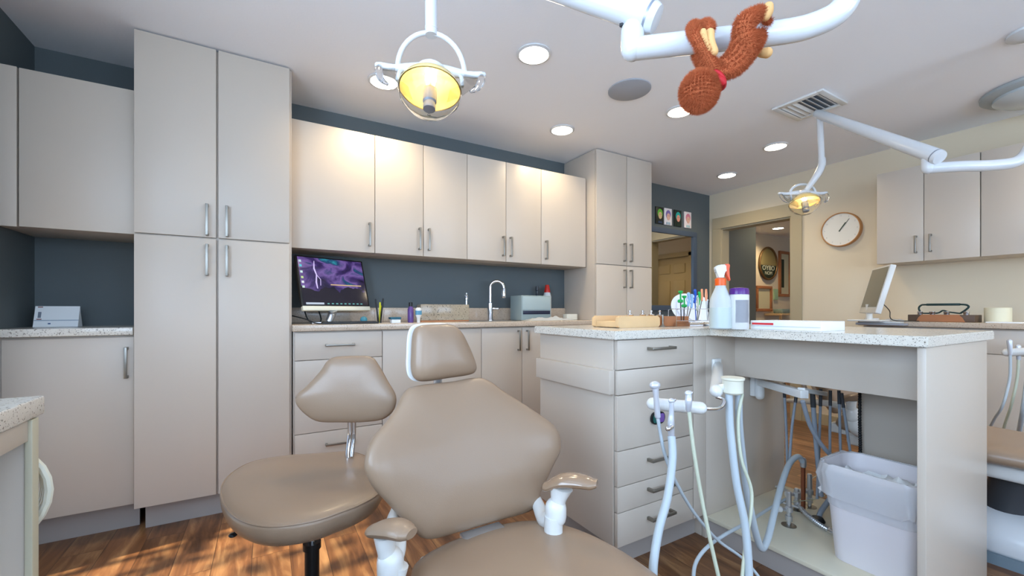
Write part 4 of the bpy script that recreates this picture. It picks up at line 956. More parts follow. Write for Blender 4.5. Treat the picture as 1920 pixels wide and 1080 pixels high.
# plates standing
for k in range(3):
    c_ = onisl(1290+k*10, 1.60-k*.02); N_ = Vector((-.38, -.72, .5)).normalized()
    rr = .102-k*.003; bm = B(); lathe(bm, [(.0001, 0), (rr*.6, 0), (rr, .006), (rr, .009), (rr*.58, .003), (.0001, .003)], c_+Vector((0, 0, rr*.87+.002)), 48, N_)
    tag(obj('round_plate', bm, DISC), ['white round plate standing at the back of the instrument rack', 'white round plate in the middle of the instrument rack', 'white round plate at the front of the instrument rack'][k], 'plate', 'white plates in the instrument rack')
# wire rack
t = thing('wire_rack', 'clear and wire instrument rack on the island left of the spray bottle', 'rack', tuple(onisl(1300, 1.42)))
bm = B(); r0 = onisl(1268, 1.40); r1 = onisl(1330, 1.34)
dd = (r1-r0); dd.z = 0; Lr = dd.length; dd.normalize(); pd = Vector((-dd.y, dd.x, 0))
for off in (0, .07):
    o_ = r0+pd*off
    tube(bm, [o_+Vector((0, 0, .002)), o_+Vector((0, 0, .085)), o_+dd*.02+Vector((0, 0, .09)), o_+dd*Lr+Vector((0, 0, .09)), o_+dd*Lr+Vector((0, 0, .002))], .0018, 6)
tube(bm, [r0+Vector((0, 0, .03)), r0+dd*Lr+Vector((0, 0, .03))], .0016, 6); tube(bm, [r0+pd*.07+Vector((0, 0, .03)), r0+pd*.07+dd*Lr+Vector((0, 0, .03))], .0016, 6)
obj('frame', bm, CHROME, t)
bm = B(); M = Matrix((dd, pd, Vector((0, 0, 1)))).transposed().to_4x4(); M.translation = r0; box(bm, 0, Lr, 0, .07, .001, .022, .004, M); obj('tray', bm, GLASS, t)
tools = [(1276, 548, GREEN, 'green-headed plastic tool', .010), (1283, 557, GREEN, 'short green-headed tool', .009), (1291, 551, LBLUE, 'pale blue tool', .007), (1297, 554, LBLUE, 'pale blue looped tool', .007), (1303, 545, BLUE, 'dark blue tool', .007),
         (1308, 560, HOSEC, 'pale translucent tool', .006), (1311, 549, GREEN, 'thin tool with a green tip', .006), (1316, 544, PEACH, 'copper-handled pliers', .006), (1324, 544, PEACH, 'copper-handled pliers', .006), (1329, 565, DKG, 'dark steel pliers', .006), (1334, 562, DKG, 'dark steel pliers', .006)]
names = ['tallest green-headed instrument at the left of the rack', 'short green-headed instrument beside the tallest green one', 'pale blue instrument left in the rack', 'pale blue looped instrument, second from the left blue one', 'dark blue instrument in the middle of the rack',
         'pale translucent instrument right of the dark blue one', 'thin instrument with a small green tip', 'left copper-handled instrument in the rack', 'right copper-handled instrument in the rack', 'dark instrument hanging behind the spray bottle', 'dark instrument nearest the spray bottle']
for k, (x, y, m_, nm, r_) in enumerate(tools):
    top = un(x, y, Y=1.40); base = Vector((top.x+.002*(k % 3), 1.415+.01*(k % 4), ZT+.024))
    t_ = thing('hand_instrument', names[k], 'instrument', tuple(base), 'instruments in the wire rack')
    bm = B()
    if k < 2:
        tube(bm, [top+Vector((0, 0, -.006)), top+Vector((.001, 0, -.045))], .004, 10); lathe(bm, [(.001, .008), (.010, .007), (.012, .002), (.008, -.005), (.003, -.007)], top, 16)
        for dx in (-.010, .008): ball(bm, top+Vector((dx, 0, -.045)), .010, 12, (1.1, .6, .9))
    elif k in (2, 3, 4, 5, 6):
        tube(bm, [top, top+Vector((.004, 0, -.03)), top+Vector((-.003, 0, -.06))], r_, 10, smooth=4, radii=[r_*1.2, r_*.8, r_*.9], round_ends=True)
        tube(bm, [top+Vector((-.007, 0, -.03))+Vector((math.cos(a)*.008, 0, math.sin(a)*.012)) for a in [i/12*2*PI for i in range(12)]], .0022, 6, closed=True)
    else:
        for dx in (-1, 1): tube(bm, [top+Vector((dx*.003, 0, 0)), top+Vector((dx*.006, 0, -.03)), top+Vector((dx*.003, 0, -.055))], r_*.6, 8, smooth=4, round_ends=True)
        ball(bm, top+Vector((0, 0, .001)), .006, 10)
    obj('handle', bm, m_, t_)
    bm = B(); z1 = top.z-.05; tube(bm, [Vector((top.x, top.y, z1)), Vector((base.x, base.y-.02, max(base.z, ZT+.03)))], .0022, 8, radii=[.0026, .0024]); obj('tip', bm, BLK if k in (0, 1) else (m_ if k in (4,) else NICK), t_)
# spray bottle
c_ = onisl(1351, 1.20); c_ = Vector((un(1351, 600, Y=1.14).x, 1.14, ZT)); sb = (c_-Vector((0, 0, 0))).dot(FW)/F
t = thing('spray_bottle', 'translucent spray bottle with white and orange trigger head on the island', 'spray bottle', tuple(c_))
bm = B(); lathe(bm, [(.040, 0), (.045, .004), (.045, .115), (.042, .135), (.030, .165), (.022, .185), (.021, .197), (.0001, .198)], c_, 40); obj('body', bm, BOTTLE, t)
bm = B(); lathe(bm, [(.0402, .003), (.0455, .006), (.0455, .095), (.0001, .095)], c_, 36); obj('liquid', bm, LIQ, t)
bm = B(); lathe(bm, [(.023, .193), (.023, .222), (.016, .227)], c_, 28); obj('collar', bm, mat('orange_collar', (245, 100, 30), .35), t)
bm = B(); dv = Vector((.8, -.55, 0)).normalized(); sv = Vector((0, 0, 1)).cross(dv)
out = [(-.014, .225), (.012, .225), (.012, .255), (.020, .262), (.030, .264), (.034, .276), (.026, .286), (-.004, .286), (-.022, .280), (-.030, .268), (-.018, .258)]
prism(bm, out, c_-sv*.012, dv, (0, 0, 1), sv, .024); bmesh.ops.bevel(bm, geom=list(bm.edges), offset=.004, segments=3, affect='EDGES'); obj('head', bm, WPL, t)
bm = B(); out = [(.010, .252), (.020, .255), (.026, .268), (.036, .27), (.034, .285), (.028, .289), (.018, .289), (.024, .262), (.018, .235)]
out = [(.016, .288), (.034, .290), (.038, .278), (.030, .266), (.034, .24), (.040, .215), (.034, .212), (.025, .235), (.018, .262)]
prism(bm, out, c_-sv*.0125, dv, (0, 0, 1), sv, .025); bmesh.ops.bevel(bm, geom=list(bm.edges), offset=.003, segments=2, affect='EDGES'); obj('trigger', bm, ORG, t)
# wipes tub
c_ = Vector((un(1386, 600, Y=1.09).x, 1.09, ZT))
t = thing('wipes_canister', 'white canister with a purple lid beside the spray bottle', 'canister', tuple(c_))
bm = B(); lathe(bm, [(.044, 0), (.046, .004), (.046, .150), (.043, .154)], c_, 44, sy=.8); obj('body', bm, WPL, t)
bm = B(); lathe(bm, [(.046, .153), (.046, .170), (.042, .180), (.02, .184), (.0001, .184)], c_, 44, sy=.8); obj('lid', bm, PURP, t)
bm = B()
Nl = -FW; 
for k in range(13): a = math.radians(-90-30.37+(-1)*(0)) ; 
la = math.atan2(-FW.y, -FW.x)
g = []
for z in (.03, .128):
    g.append([bm.verts.new(c_+Vector((.0466*math.cos(la+a), .0466*.8*math.sin(la+a)*1.003, z))) for a in [(-.75+i/12*1.5) for i in range(13)]])
for i in range(12): bm.faces.new((g[0][i], g[0][i+1], g[1][i+1], g[1][i]))
bmesh.ops.solidify(bm, geom=list(bm.faces), thickness=.0005); obj('label', bm, mat('label_grey', (205, 206, 212), .5), t)
# white binder box
t = thing('binder', 'flat white binder box with red lettering on the island', 'binder', (1.95, .95, ZT))
bA = un(1407, 613, Z=ZT); bB = un(1575, 615, Z=ZT)
bm = B(); x0 = 1.83
pL = Vector((1.86, 1.06, ZT)); 
YL = un(1407, 600, X=1.87).y; Yr = un(1540, 600, X=1.87).y
box(bm, 1.87, 2.07, Yr, YL, ZT, ZT+.038, .002); obj('cover', bm, PAPER, t)
bm = B(); box(bm, 1.868, 1.871, un(1450, 600, X=1.87).y, YL-.008, ZT+.020, ZT+.0285); obj('red_lettering', bm, mat('red_print', (215, 50, 55), .5), t)
bm = B(); box(bm, 1.868, 1.8705, Yr+.002, YL-.002, ZT+.014, ZT+.016); obj('seam_line', bm, mat('seam_grey', (190, 196, 198), .5), t)
bm = B(); tube(bm, [(2.10, YL+.02, ZT+.004), (2.12, YL-.02, ZT+.02), (2.12, YL-.1, ZT+.03), (2.10, YL-.2, ZT+.004)], .003, 8, smooth=5); tag(obj('cable', bm, BLK), 'thin black cable behind the white binder', 'cable')

# ------------------------------------------------------------------ utility bay: holders, hoses, pipes
t = thing('instrument_holder', 'white swing-arm instrument holder with three clips in front of the island drawers', 'instrument holder', (1.75, 1.2, .7))
bm = B(); p = un(1343, 705, X=1.86); box(bm, 1.84, 1.90, 1.235, 1.2495, .74, .85, .004); obj('wall_plate', bm, WPL, t)
m0 = Vector((1.87, 1.235, .815)); m1 = P(1343, 733, 1.46)
bm = B(); tube(bm, [m0, m1], .022, 20, radii=[.022, .022], round_ends=True); obj('swing_arm', bm, WPL, t)
hA = P(1313, 765, 1.38); hB = P(1224, 757, 1.38)
bm = B(); tube(bm, [m1+Vector((0, 0, -.02)), P(1358, 750, 1.44), P(1353, 763, 1.42), P(1340, 767, 1.40), hA], .0065, 12, smooth=5); obj('elbow_rod', bm, CHROME, t)
bm = B(); tube(bm, [hA, hB], .0205, 24, round_ends=True); obj('holder_bar', bm, WPL, t)
bm = B(); lathe(bm, [(.034, 0), (.035, -.004), (.033, -.008), (.033, -.05), (.026, -.056), (.0001, -.056)], P(1374, 708, 1.45), 32); lathe(bm, [(.0372, .001), (.0372, -.006), (.034, -.008)], P(1374, 708, 1.45), 32); obj('cup', bm, CREAMP, t)
bm = B(); tube(bm, [P(1360, 725, 1.45), P(1345, 728, 1.47)], .012, 12); obj('cup_bracket', bm, WPL, t)
def instr(label, pts, r, hose, m, grp='hand pieces on the holder bar'):
    t_ = thing('dental_handpiece', label, 'hand piece', tuple(pts[0]), grp)
    bm = B(); tube(bm, pts, .006, 14, smooth=4, radii=r, round_ends=True)
    d = (pts[0]-pts[-1]).normalized()
    ball(bm, pts[0]+Vector((0, 0, .001)), r[0]*1.35, 12, (1.2, .9, .8)); obj('handle', bm, GREYM if m is None else m, t_)
    bm = B(); tube(bm, [pts[0]+RT*.004+Vector((0, 0, -.004)), pts[0]+RT*.012+Vector((0, 0, .004))], .0035, 8, round_ends=True); obj('button', bm, CHROME, t_)
    return t_
SATIN = mat('satin_silver', (214, 218, 226), .25, metal=.4)
i1 = instr('air-water syringe with a flared silver head, leftmost on the holder bar', [P(1228, 723, 1.33), P(1230, 742, 1.33), P(1233, 780, 1.34)], [.0125, .0085, .0095], None, SATIN)
i2 = instr('suction valve with a thick grey hose, middle of the holder bar', [P(1259, 752, 1.33), P(1259, 775, 1.33), P(1258, 795, 1.33), P(1259, 818, 1.34)], [.0075, .008, .011, .0095], None, SATIN)
bm = B(); tube(bm, [P(1259, 800, 1.32), P(1252, 804, 1.31)], .008, 10, round_ends=True); obj('valve_lever', bm, CHROME, i2)
i3 = instr('small silver suction tip, rightmost on the holder bar', [P(1291, 738, 1.34), P(1291, 752, 1.33), P(1291, 768, 1.34)], [.009, .011, .009], None, SATIN)
def hose(label, pts, r, m, loc=None, ribbed=False):
    bm = B(); q_ = catmull(pts, 10)
    if ribbed: tube(bm, q_, r, 12, radii=[r*(1.12 if i % 2 else .9) for i in range(len(q_))])
    else: tube(bm, q_, r, 14)
    return tag(obj('hose', bm, m), label, 'hose', 'hoses of the island unit')
FLZ = .012
hose('thick grey hose below the middle hand piece', [P(1259, 818, 1.34), P(1261, 860, 1.32), P(1252, 930, 1.28), P(1236, 990, 1.24), P(1226, 1050, 1.2), P(1224, 1090, 1.17)], .0125, HOSE)
hose('thin grey hose crossing from the leftmost hand piece to the floor', [P(1233, 782, 1.34), P(1246, 850, 1.36), P(1268, 905, 1.40), P(1302, 962, 1.46), P(1345, 1012, 1.52), P(1390, 1045, 1.56), P(1420, 1078, 1.55), P(1440, 1110, 1.5)], .0055, HOSE)
hose('thin cream hose below the rightmost hand piece', [P(1292, 770, 1.34), P(1300, 840, 1.33), P(1314, 925, 1.32), P(1330, 1005, 1.3), P(1348, 1085, 1.28)], .006, HOSEC)
hose('thick grey hose hanging straight down from the cream cup', [P(1367, 738, 1.45), P(1369, 800, 1.44), P(1380, 900, 1.41), P(1396, 980, 1.38), P(1403, 1050, 1.35), P(1404, 1100, 1.33)], .0125, HOSE)
hose('thick grey hose sagging from the cream cup to the copper pipe', [P(1385, 738, 1.47), P(1386, 800, 1.48), P(1396, 890, 1.52), P(1409, 965, 1.55), P(1420, 1010, 1.58), P(1429, 1028, 1.60), P(1440, 1008, 1.64), P(1452, 960, 1.72), P(1465, 910, 1.85), P(1480, 870, 1.95), P(1496, 856, 2.0), P(1505, 866, 2.02)], .0125, HOSE)
hose('thin cream hose from the cream cup beside the thick ones', [P(1392, 738, 1.46), P(1384, 790, 1.45), P(1390, 860, 1.43), P(1408, 915, 1.42), P(1408, 960, 1.4), P(1398, 1020, 1.37), P(1390, 1095, 1.33)], .0055, HOSEC)
hose('thin grey hose looping from the shelf valves down to the floor', [P(1475, 935, 1.98), P(1440, 955, 1.9), P(1400, 980, 1.72), P(1355, 1005, 1.6), P(1322, 1030, 1.52), P(1303, 1060, 1.48), P(1300, 1100, 1.42)], .0065, HOSE)
# tool tray frame under the apron
t = thing('tray_arm', 'white folding tray arm and its bracket under the island apron', 'tray arm', (2.1, 1.2, .7))
bm = B(); p = P(1414, 735, 2.15); box(bm, 2.16, 2.22, 1.225, 1.2495, .64, .75, .004); obj('wall_plate', bm, WPL, t)
bm = B(); tube(bm, [Vector((2.19, 1.215, .73)), Vector((2.19, 1.215, .645))], .022, 18, round_ends=True); obj('pivot', bm, WPL, t)
def beam(bm, a, b_, w_, h_):
    a = Vector(a); b_ = Vector(b_); d = b_-a; L = d.length; d.normalize(); s_ = d.cross(Vector((0, 0, 1))).normalized(); u_ = s_.cross(d)
    M = Matrix((d, s_, u_)).transposed().to_4x4(); M.translation = a; box(bm, 0, L, -w_/2, w_/2, -h_/2, h_/2, .003, M)
pj = Vector((1.95, 1.02, .71))
bm = B(); beam(bm, (2.19, 1.215, .715), P(1509, 740, 1.80), .035, .035); obj('lower_arm', bm, WPL, t)
bm = B(); beam(bm, P(1502, 731, 1.82), P(1545, 738, 1.98), .03, .02); obj('upper_arm', bm, WPL, t)
# hanging grey tubes
tubes = [((1470, 722), (1474, 800), (1476, 868), 2.05), ((1494, 735), (1485, 800), (1480, 870), 2.0), ((1523, 735), (1530, 830), (1540, 930), 1.95), ((1539, 732), (1536, 830), (1532, 935), 1.98), ((1557, 735), (1556, 820), (1557, 885), 2.02), ((1573, 735), (1575, 810), (1577, 885), 2.0), ((1578, 740), (1590, 820), (1600, 884), 1.98)]
hl = ['leftmost grey tube hanging behind the tray arm', 'second grey tube hanging behind the tray arm', 'thick grey tube in the middle of the hanging bundle', 'grey tube crossing the middle of the hanging bundle', 'thin grey tube hanging above the bin, left', 'grey tube hanging above the bin, middle', 'grey tube slanting above the bin, right']
for k, (a_, b_, c_, d_) in enumerate(tubes):
    bm = B(); tube(bm, [P(*a_, d_), P(*b_, d_), P(*c_, d_)], .006 if k != 2 else .010, 10, smooth=6); h_ = obj('hose', bm, HOSED); tag(h_, hl[k], 'hose', 'hoses of the island unit')
    bm = B(); tube(bm, [P(a_[0], a_[1]-3, d_), P(a_[0]+(b_[0]-a_[0])*.3, a_[1]+(b_[1]-a_[1])*.3, d_)], .0072 if k != 2 else .0112, 10); ORIG[h_.name] = ORIG[h_.name]; obj('sleeve', bm, DKG, h_)
hose('pale thick tube slanting from the tray arm towards the bin', [P(1505, 752, 1.78), P(1520, 800, 1.82), P(1545, 840, 1.85), P(1575, 870, 1.88), P(1592, 890, 1.88)], .009, HOSED)
hose('grey hose rising from the black floor grommet', [P(1533, 975, 1.96), P(1540, 958, 1.96), P(1553, 940, 1.92), P(1560, 930, 1.9)], .011, HOSED)
bm = B(); lathe(bm, [(.028, 0), (.030, .006), (.022, .02), (.012, .022)], un(1533, 978, Z=.105), 24); tag(obj('floor_grommet', bm, BLK), 'black rubber grommet on the bay shelf', 'grommet')
bm = B(); a_ = P(1612, 735, 1.98); tube(bm, catmull([a_, P(1612, 790, 1.98), P(1613, 840, 1.98), P(1611, 885, 1.98)], 22), .007, 10, radii=[.008 if i % 2 else .0055 for i in range(67)]); tag(obj('coiled_cord', bm, BLK), 'black coiled cord hanging at the edge of the back panel', 'cord')
# pipes and valves on the shelf
ZF = .105
def on(x, y, Z=ZF): return un(x, y, Z=Z)
pp = un(1506, 962, Z=ZF)
t = thing('copper_pipe', 'upright copper pipe with elbow on the bay shelf', 'pipe', tuple(pp)); h0 = un(1506, 868, Y=pp.y).z
bm = B(); tube(bm, [pp, Vector((pp.x, pp.y, h0))], .0095, 16); obj('pipe', bm, COPPER, t)
bm = B(); tube(bm, [Vector((pp.x, pp.y, h0-.012)), Vector((pp.x, pp.y, h0+.014))], .0135, 14, round_ends=True); obj('fitting', bm, STEEL, t)
def valve(x, y, label, hz=.12, r=.011):
    b0 = on(x, y); t_ = thing('stop_valve', label, 'valve', tuple(b0), 'stop valves on the bay shelf')
    bm = B(); lathe(bm, [(.030, .0), (.030, .002), (.012, .006)], b0, 28); obj('flange', bm, NICK, t_)
    bm = B(); lathe(bm, [(r*.8, .004), (r*.8, .02), (r*1.3, .022), (r*1.3, .045), (r*.9, .047), (r*.9, .06), (r*1.5, .064), (r*1.5, .085), (r, .09), (r, hz), (r*.7, hz+.004)], b0, 12); tube(bm, [b0+Vector((-.0, 0, .074)), b0+RT*-.035+Vector((0, 0, .074))], .008, 10); obj('valve_body', bm, STEEL, t_)
    bm = B(); lathe(bm, [(.013, 0), (.015, .004), (.014, .018), (.006, .02)], b0+RT*-.035+Vector((0, 0, .074)), 10, -RT); obj('valve_knob', bm, WPL, t_)
    return b0
v1 = valve(1479, 985, 'chrome stop valve at the front of the bay shelf', .15); v2 = valve(1518, 950, 'chrome stop valve right of the copper pipe', .16); v3 = valve(1494, 955, 'chrome stop valve left of the copper pipe', .1)
bm = B(); tube(bm, catmull([on(1492, 950)+Vector((0, 0, .03)), on(1510, 970)+Vector((0, 0, .02)), on(1535, 988)+Vector((0, 0, .014)), on(1560, 1002)+Vector((0, 0, .012))], 16), .01, 12, radii=[.0115 if i % 2 else .0085 for i in range(49)]); tag(obj('flexible_conduit', bm, STEEL), 'ribbed steel conduit running towards the bin', 'conduit')
bm = B(); a_ = on(1556, 1000)+Vector((0, 0, .013)); tube(bm, [a_, a_+(on(1560, 1002)-on(1545, 993)).normalized()*.03], .014, 12); tag(obj('conduit_fitting', bm, CHROME), 'bright metal fitting at the end of the ribbed conduit', 'fitting')
bm = B(); tube(bm, [on(1455, 930)+Vector((0, 0, .05)), on(1470, 935)+Vector((0, 0, .05)), on(1500, 952)+Vector((0, 0, .05))], .009, 12); tube(bm, [on(1462, 948)+Vector((0, 0, .02)), on(1498, 960)+Vector((0, 0, .02))], .006, 12); tag(obj('manifold_pipe', bm, STEEL), 'horizontal steel pipes between the valves on the bay shelf', 'pipe')
bm = B(); tube(bm, [v2+Vector((0, 0, .13)), v2+Vector((.05, -.02, .15)), v2+Vector((.06, -.05, .08)), v2+Vector((.0, -.03, .05)), v1+Vector((.03, 0, .1)), v1+Vector((0, 0, .09))], .002, 6, smooth=8); tag(obj('thin_tube', bm, HOSEC), 'thin clear tubing curling around the valves', 'tubing')

# waste bin
zb = ZF+.001
t = thing('waste_bin', 'pale grey waste bin with a clear liner in the island bay', 'bin', (2.02, .7, zb))
import itertools
def bin_ring(w_, d_, r_, z, c_, ang, n=6): 
    pts = rrect(w_, d_, r_, n); ca, sa = math.cos(ang), math.sin(ang)
    return [Vector((c_[0]+x*ca-y*sa, c_[1]+x*sa+y*ca, z)) for x, y in pts]
cb = (2.035, .672); an = math.radians(90)
def loft(bm, rings, cap0=True, cap1=False):
    R_ = [[bm.verts.new(p) for p in r] for r in rings]
    for a, b_ in zip(R_, R_[1:]):
        for k in range(len(a)): bm.faces.new((a[k], a[(k+1) % len(a)], b_[(k+1) % len(a)], b_[k]))
    if cap0: bm.faces.new(R_[0][::-1])
    if cap1: bm.faces.new(R_[-1])
    return bm
bm = B(); Hb = .37
loft(bm, [bin_ring(.25, .20, .05, zb, cb, an), bin_ring(.305, .25, .06, zb+Hb-.02, cb, an), bin_ring(.32, .265, .065, zb+Hb-.018, cb, an), bin_ring(.325, .27, .067, zb+Hb, cb, an), bin_ring(.31, .255, .062, zb+Hb, cb, an), bin_ring(.30, .245, .06, zb+Hb-.02, cb, an), bin_ring(.242, .192, .048, zb+.006, cb, an)], True, True)
obj('bucket', bm, BINP, t)
bm = B(); rings = []
prof = [(.318, .238, Hb-.16, .0), (.322, .242, Hb-.10, .004), (.328, .248, Hb-.04, .005), (.338, .258, Hb+.003, .004), (.353, .273, Hb+.004, .003), (.362, .282, Hb-.02, .005), (.358, .276, Hb-.06, .008), (.352, .268, Hb-.10, .010), (.345, .262, Hb-.125, .014)]
for i, (w_, d_, z, am) in enumerate(prof):
    w_ -= .022; am *= 1.5
    r = bin_ring(w_, d_, .065, zb+z, cb, an, 26)
    for k, v in enumerate(r):
        n_ = noise.noise(Vector((v.x*26, v.y*26, i*.8)))+.6*noise.noise(Vector((v.x*75, v.y*75, i*1.4)))
        dirr = (v-Vector((cb[0], cb[1], v.z))).normalized(); v += dirr*abs(n_)*am*1.3; v.z += n_*am*1.2
    rings.append(r)
loft(bm, rings, False, False); bmesh.ops.solidify(bm, geom=list(bm.faces), thickness=.0006); obj('liner', bm, BAG, t)
bm = B(); c3 = Vector((cb[0], cb[1], zb+Hb-.06))
g = []
for i in range(14):
    g.append([bm.verts.new(c3+Vector(((i/13-.5)*.2, (j/13-.5)*.27, .035*noise.noise(Vector((i*.4, j*.4, 5)))+.02*noise.noise(Vector((i*.9, j*.9, 2)))))) for j in range(14)])
for i in range(13):
    for j in range(13): bm.faces.new((g[i][j], g[i+1][j], g[i+1][j+1], g[i][j+1]))
tag(obj('crumpled_waste', bm, PAPER), 'crumpled white paper waste inside the bin', 'paper waste')

# ------------------------------------------------------------------ right wall
RW = XR-.002
t = thing('wall_clock', 'round white wall clock with a thin oak rim right of the doorway', 'clock', (RW, 1.765, 1.815)); cc = Vector((RW, 1.772, 1.815)); Rk = .155
bm = B(); lathe(bm, [(Rk, 0), (Rk, .035), (Rk-.004, .042), (Rk-.010, .042), (Rk-.010, .03), (.0001, .03)], cc, 64, (-1, 0, 0)); obj('rim', bm, OAK, t)
bm = B(); lathe(bm, [(Rk-.0105, .0302), (Rk-.0105, .0315), (.0001, .0315)], cc, 64, (-1, 0, 0)); fc = obj('dial', bm, FACE, t)
def hand(ang, L, w_, x_):  # angle clockwise from 12 seen from the room (viewer's right is -Y)
    b_ = B(); d = Vector((0, -math.sin(ang), math.cos(ang))); s_ = Vector((0, math.cos(ang), math.sin(ang))); o_ = cc+Vector((-x_, 0, 0))
    vs = [o_-d*.02-s_*w_, o_-d*.02+s_*w_, o_+d*L+s_*w_*.6, o_+d*L-s_*w_*.6]
    prism(b_, [(v-o_).to_tuple()[1:] for v in vs], o_, (0, 1, 0), (0, 0, 1), (-1, 0, 0), .0012); return b_
obj('hour_hand', hand(math.radians(33), .07, .005, .033), mat('hand_green', (60, 78, 60), .5), t); obj('minute_hand', hand(math.radians(38), .11, .0032, .0345), mat('hand_green', (60, 78, 60), .5), t)
for k in range(12):
    a = k/12*2*PI; n_ = 12 if k == 0 else k
    text_on('numeral', str(n_), .018, cc+Vector((-.0325, -math.sin(a)*(Rk-.03), math.cos(a)*(Rk-.03))), (0, -1, 0), (0, 0, 1), mat('numeral_grey', (196, 198, 192), .6), fc)
# wall cabinets right
XC = 4.2; ys = [.30, .56, .847, 1.134, 1.414]
t = thing('wall_cabinet', 'greige wall cabinet on the right wall, left pair of doors beside the clock', 'cabinet', (4.36, 1.13, 1.45), 'wall cabinets on the right wall')
carcass(t, XC+.02, RW, .85, 1.414, 1.45, 2.165); front(t, 'door', 1.134, 1.412, 1.447, 2.165, XC, 'x', (1.175, 1.575)); front(t, 'door', .849, 1.134, 1.447, 2.165, XC, 'x', (1.095, 1.575))
t = thing('wall_cabinet', 'greige wall cabinet cut by the right frame edge', 'cabinet', (4.36, .55, 1.45), 'wall cabinets on the right wall')
carcass(t, XC+.02, RW, .28, .848, 1.45, 2.165); front(t, 'door', .565, .847, 1.447, 2.165, XC, 'x', (.60, 1.575)); front(t, 'door', .28, .563, 1.447, 2.165, XC, 'x', (.525, 1.575))
# counter
t = thing('base_cabinet', 'greige drawer run under the right wall counter', 'cabinet', (4.3, .4, 0))
carcass(t, 4.04, RW, -1.2, 1.44, .1, .962, (4.1, 4.115, -1.2, 1.44, 0, .1))
for y0, y1 in ((1.0, 1.43), (.56, 1.0), (.12, .56), (-.32, .12)):
    front(t, 'drawer', y0, y1, .80, .955, 4.02, 'x'); front(t, 'drawer', y0, y1, .12, .80, 4.02, 'x')
bm = B(); box(bm, 3.995, RW, -1.2, 1.46, .965, 1.0, .003); tag(obj('worktop', bm, STONEW), 'warm-speckled stone counter on the right wall', 'worktop')
# hose holder 2
t = thing('instrument_holder', 'white hand piece rail with hoses under the right wall counter', 'instrument holder', (3.3, .55, .85))
bm = B(); a_ = P(1851, 641, 2.75); b2_ = P(1960, 647, 2.6); tube(bm, [a_, b2_], .016, 12, round_ends=True); tube(bm, [b2_, Vector((4.01, b2_.y, b2_.z))], .016, 12); obj('upper_rail', bm, WPL, t)
bm = B(); tube(bm, [P(1888, 661, 2.2), P(1960, 657, 2.1)], .02, 16, round_ends=True); tube(bm, [P(1960, 657, 2.1), b2_], .012, 10); obj('holder_bar', bm, WPL, t)
for k, (x, y) in enumerate(((1893, 640), (1909, 650))):
    bm = B(); tube(bm, [P(x, y, 2.18), P(x+1, y+24, 2.18)], .008, 12, radii=[.011, .008], round_ends=True); obj('handpiece', bm, SATIN, t)
hose('thin grey hose leftmost below the right rail', [P(1894, 665, 2.18), P(1893, 710, 2.18), P(1880, 760, 2.18), P(1862, 790, 2.3), P(1840, 840, 2.5), P(1830, 920, 2.5)], .006, HOSE)
hose('thin cream hose second below the right rail', [P(1910, 665, 2.18), P(1907, 710, 2.18), P(1896, 760, 2.2), P(1880, 815, 2.35), P(1875, 900, 2.4)], .006, HOSEC)
hose('thick grey hose at the right frame edge', [P(1926, 665, 2.18), P(1926, 710, 2.16), P(1918, 770, 2.16), P(1908, 830, 2.35), P(1905, 910, 2.4)], .010, HOSE)
# right monitor
def rx(x, X): return un(x, 600, X=X).y
t = thing('computer_monitor', 'white-framed monitor seen side-on on the right counter', 'monitor', (4.2, 1.3, ZT))
mb0 = P(1612, 583, 3.3); mb1 = P(1641, 583, 2.98); mt0 = P(1626, 512, 3.3); mt1 = P(1659, 502, 2.98)
mb0.z = mb1.z = 1.085-.008
Um2 = (mb1-mb0); W2 = Um2.length; Um2.normalize(); sd2 = Vector((0, 0, 1)).cross(Um2); t2_ = math.radians(14); Vm2 = (Vector((0, 0, 1))*math.cos(t2_)+sd2*math.sin(t2_)).normalized(); Nm2 = Um2.cross(Vm2)
M2 = Matrix((Um2, Vm2, Nm2)).transposed().to_4x4(); M2.translation = mb0
bm = B(); box(bm, -.01, W2+.01, -.015, .34, -.035, 0, .006, M2); obj('housing', bm, WPL, t)
bm = B(); box(bm, .008, W2-.006, .03, .325, -.002, .0015, 0, M2); obj('screen', bm, mat('grey_screen', (112, 110, 96), .2), t)
mm = (mb0+mb1)/2; bm = B(); tube(bm, [mm+Vector((.03, 0, .05)), Vector((mm.x+.04, mm.y, ZT+.012))], .02, 12); obj('stand_neck', bm, WPL, t)
bm = B(); box(bm, mm.x-.07, mm.x+.11, mm.y-.1, mm.y+.1, ZT+.0005, ZT+.012, .004); obj('stand_foot', bm, WPL, t)
hose_ = B(); tube(hose_, [M2 @ Vector((W2, .06, -.03)), P(1668, 583, 3.0), P(1674, 600, 2.9), Vector((4.05, 1.12, ZT+.004))], .003, 8, smooth=6); tag(obj('cable', hose_, BLK), 'black cable behind the white monitor on the right counter', 'cable')
crumple('paper_sheets', 4.02, 4.14, 1.20, 1.36, ZT, .02, PAPER, 'loose white papers in front of the white monitor', 'papers', seed=5)
t = thing('keyboard_tray', 'grey keyboard tray at the end of the right counter', 'keyboard tray', (4.0, 1.4, .98))
bm = B(); box(bm, 3.90, 3.9948, 1.16, 1.44, .972, .988, .003); obj('tray', bm, mat('tray_grey', (160, 162, 168), .4), t)
bm = B(); box(bm, 3.91, 3.985, 1.18, 1.42, .9885, 1.0, .003); obj('keyboard', bm, WPL, t)
bm = B(); cyl(bm, (4.15, 1.425, ZT), (4.15, 1.425, ZT+.018), .045); tag(obj('white_dish', bm, DISC), 'low white dish left of the white monitor', 'dish')
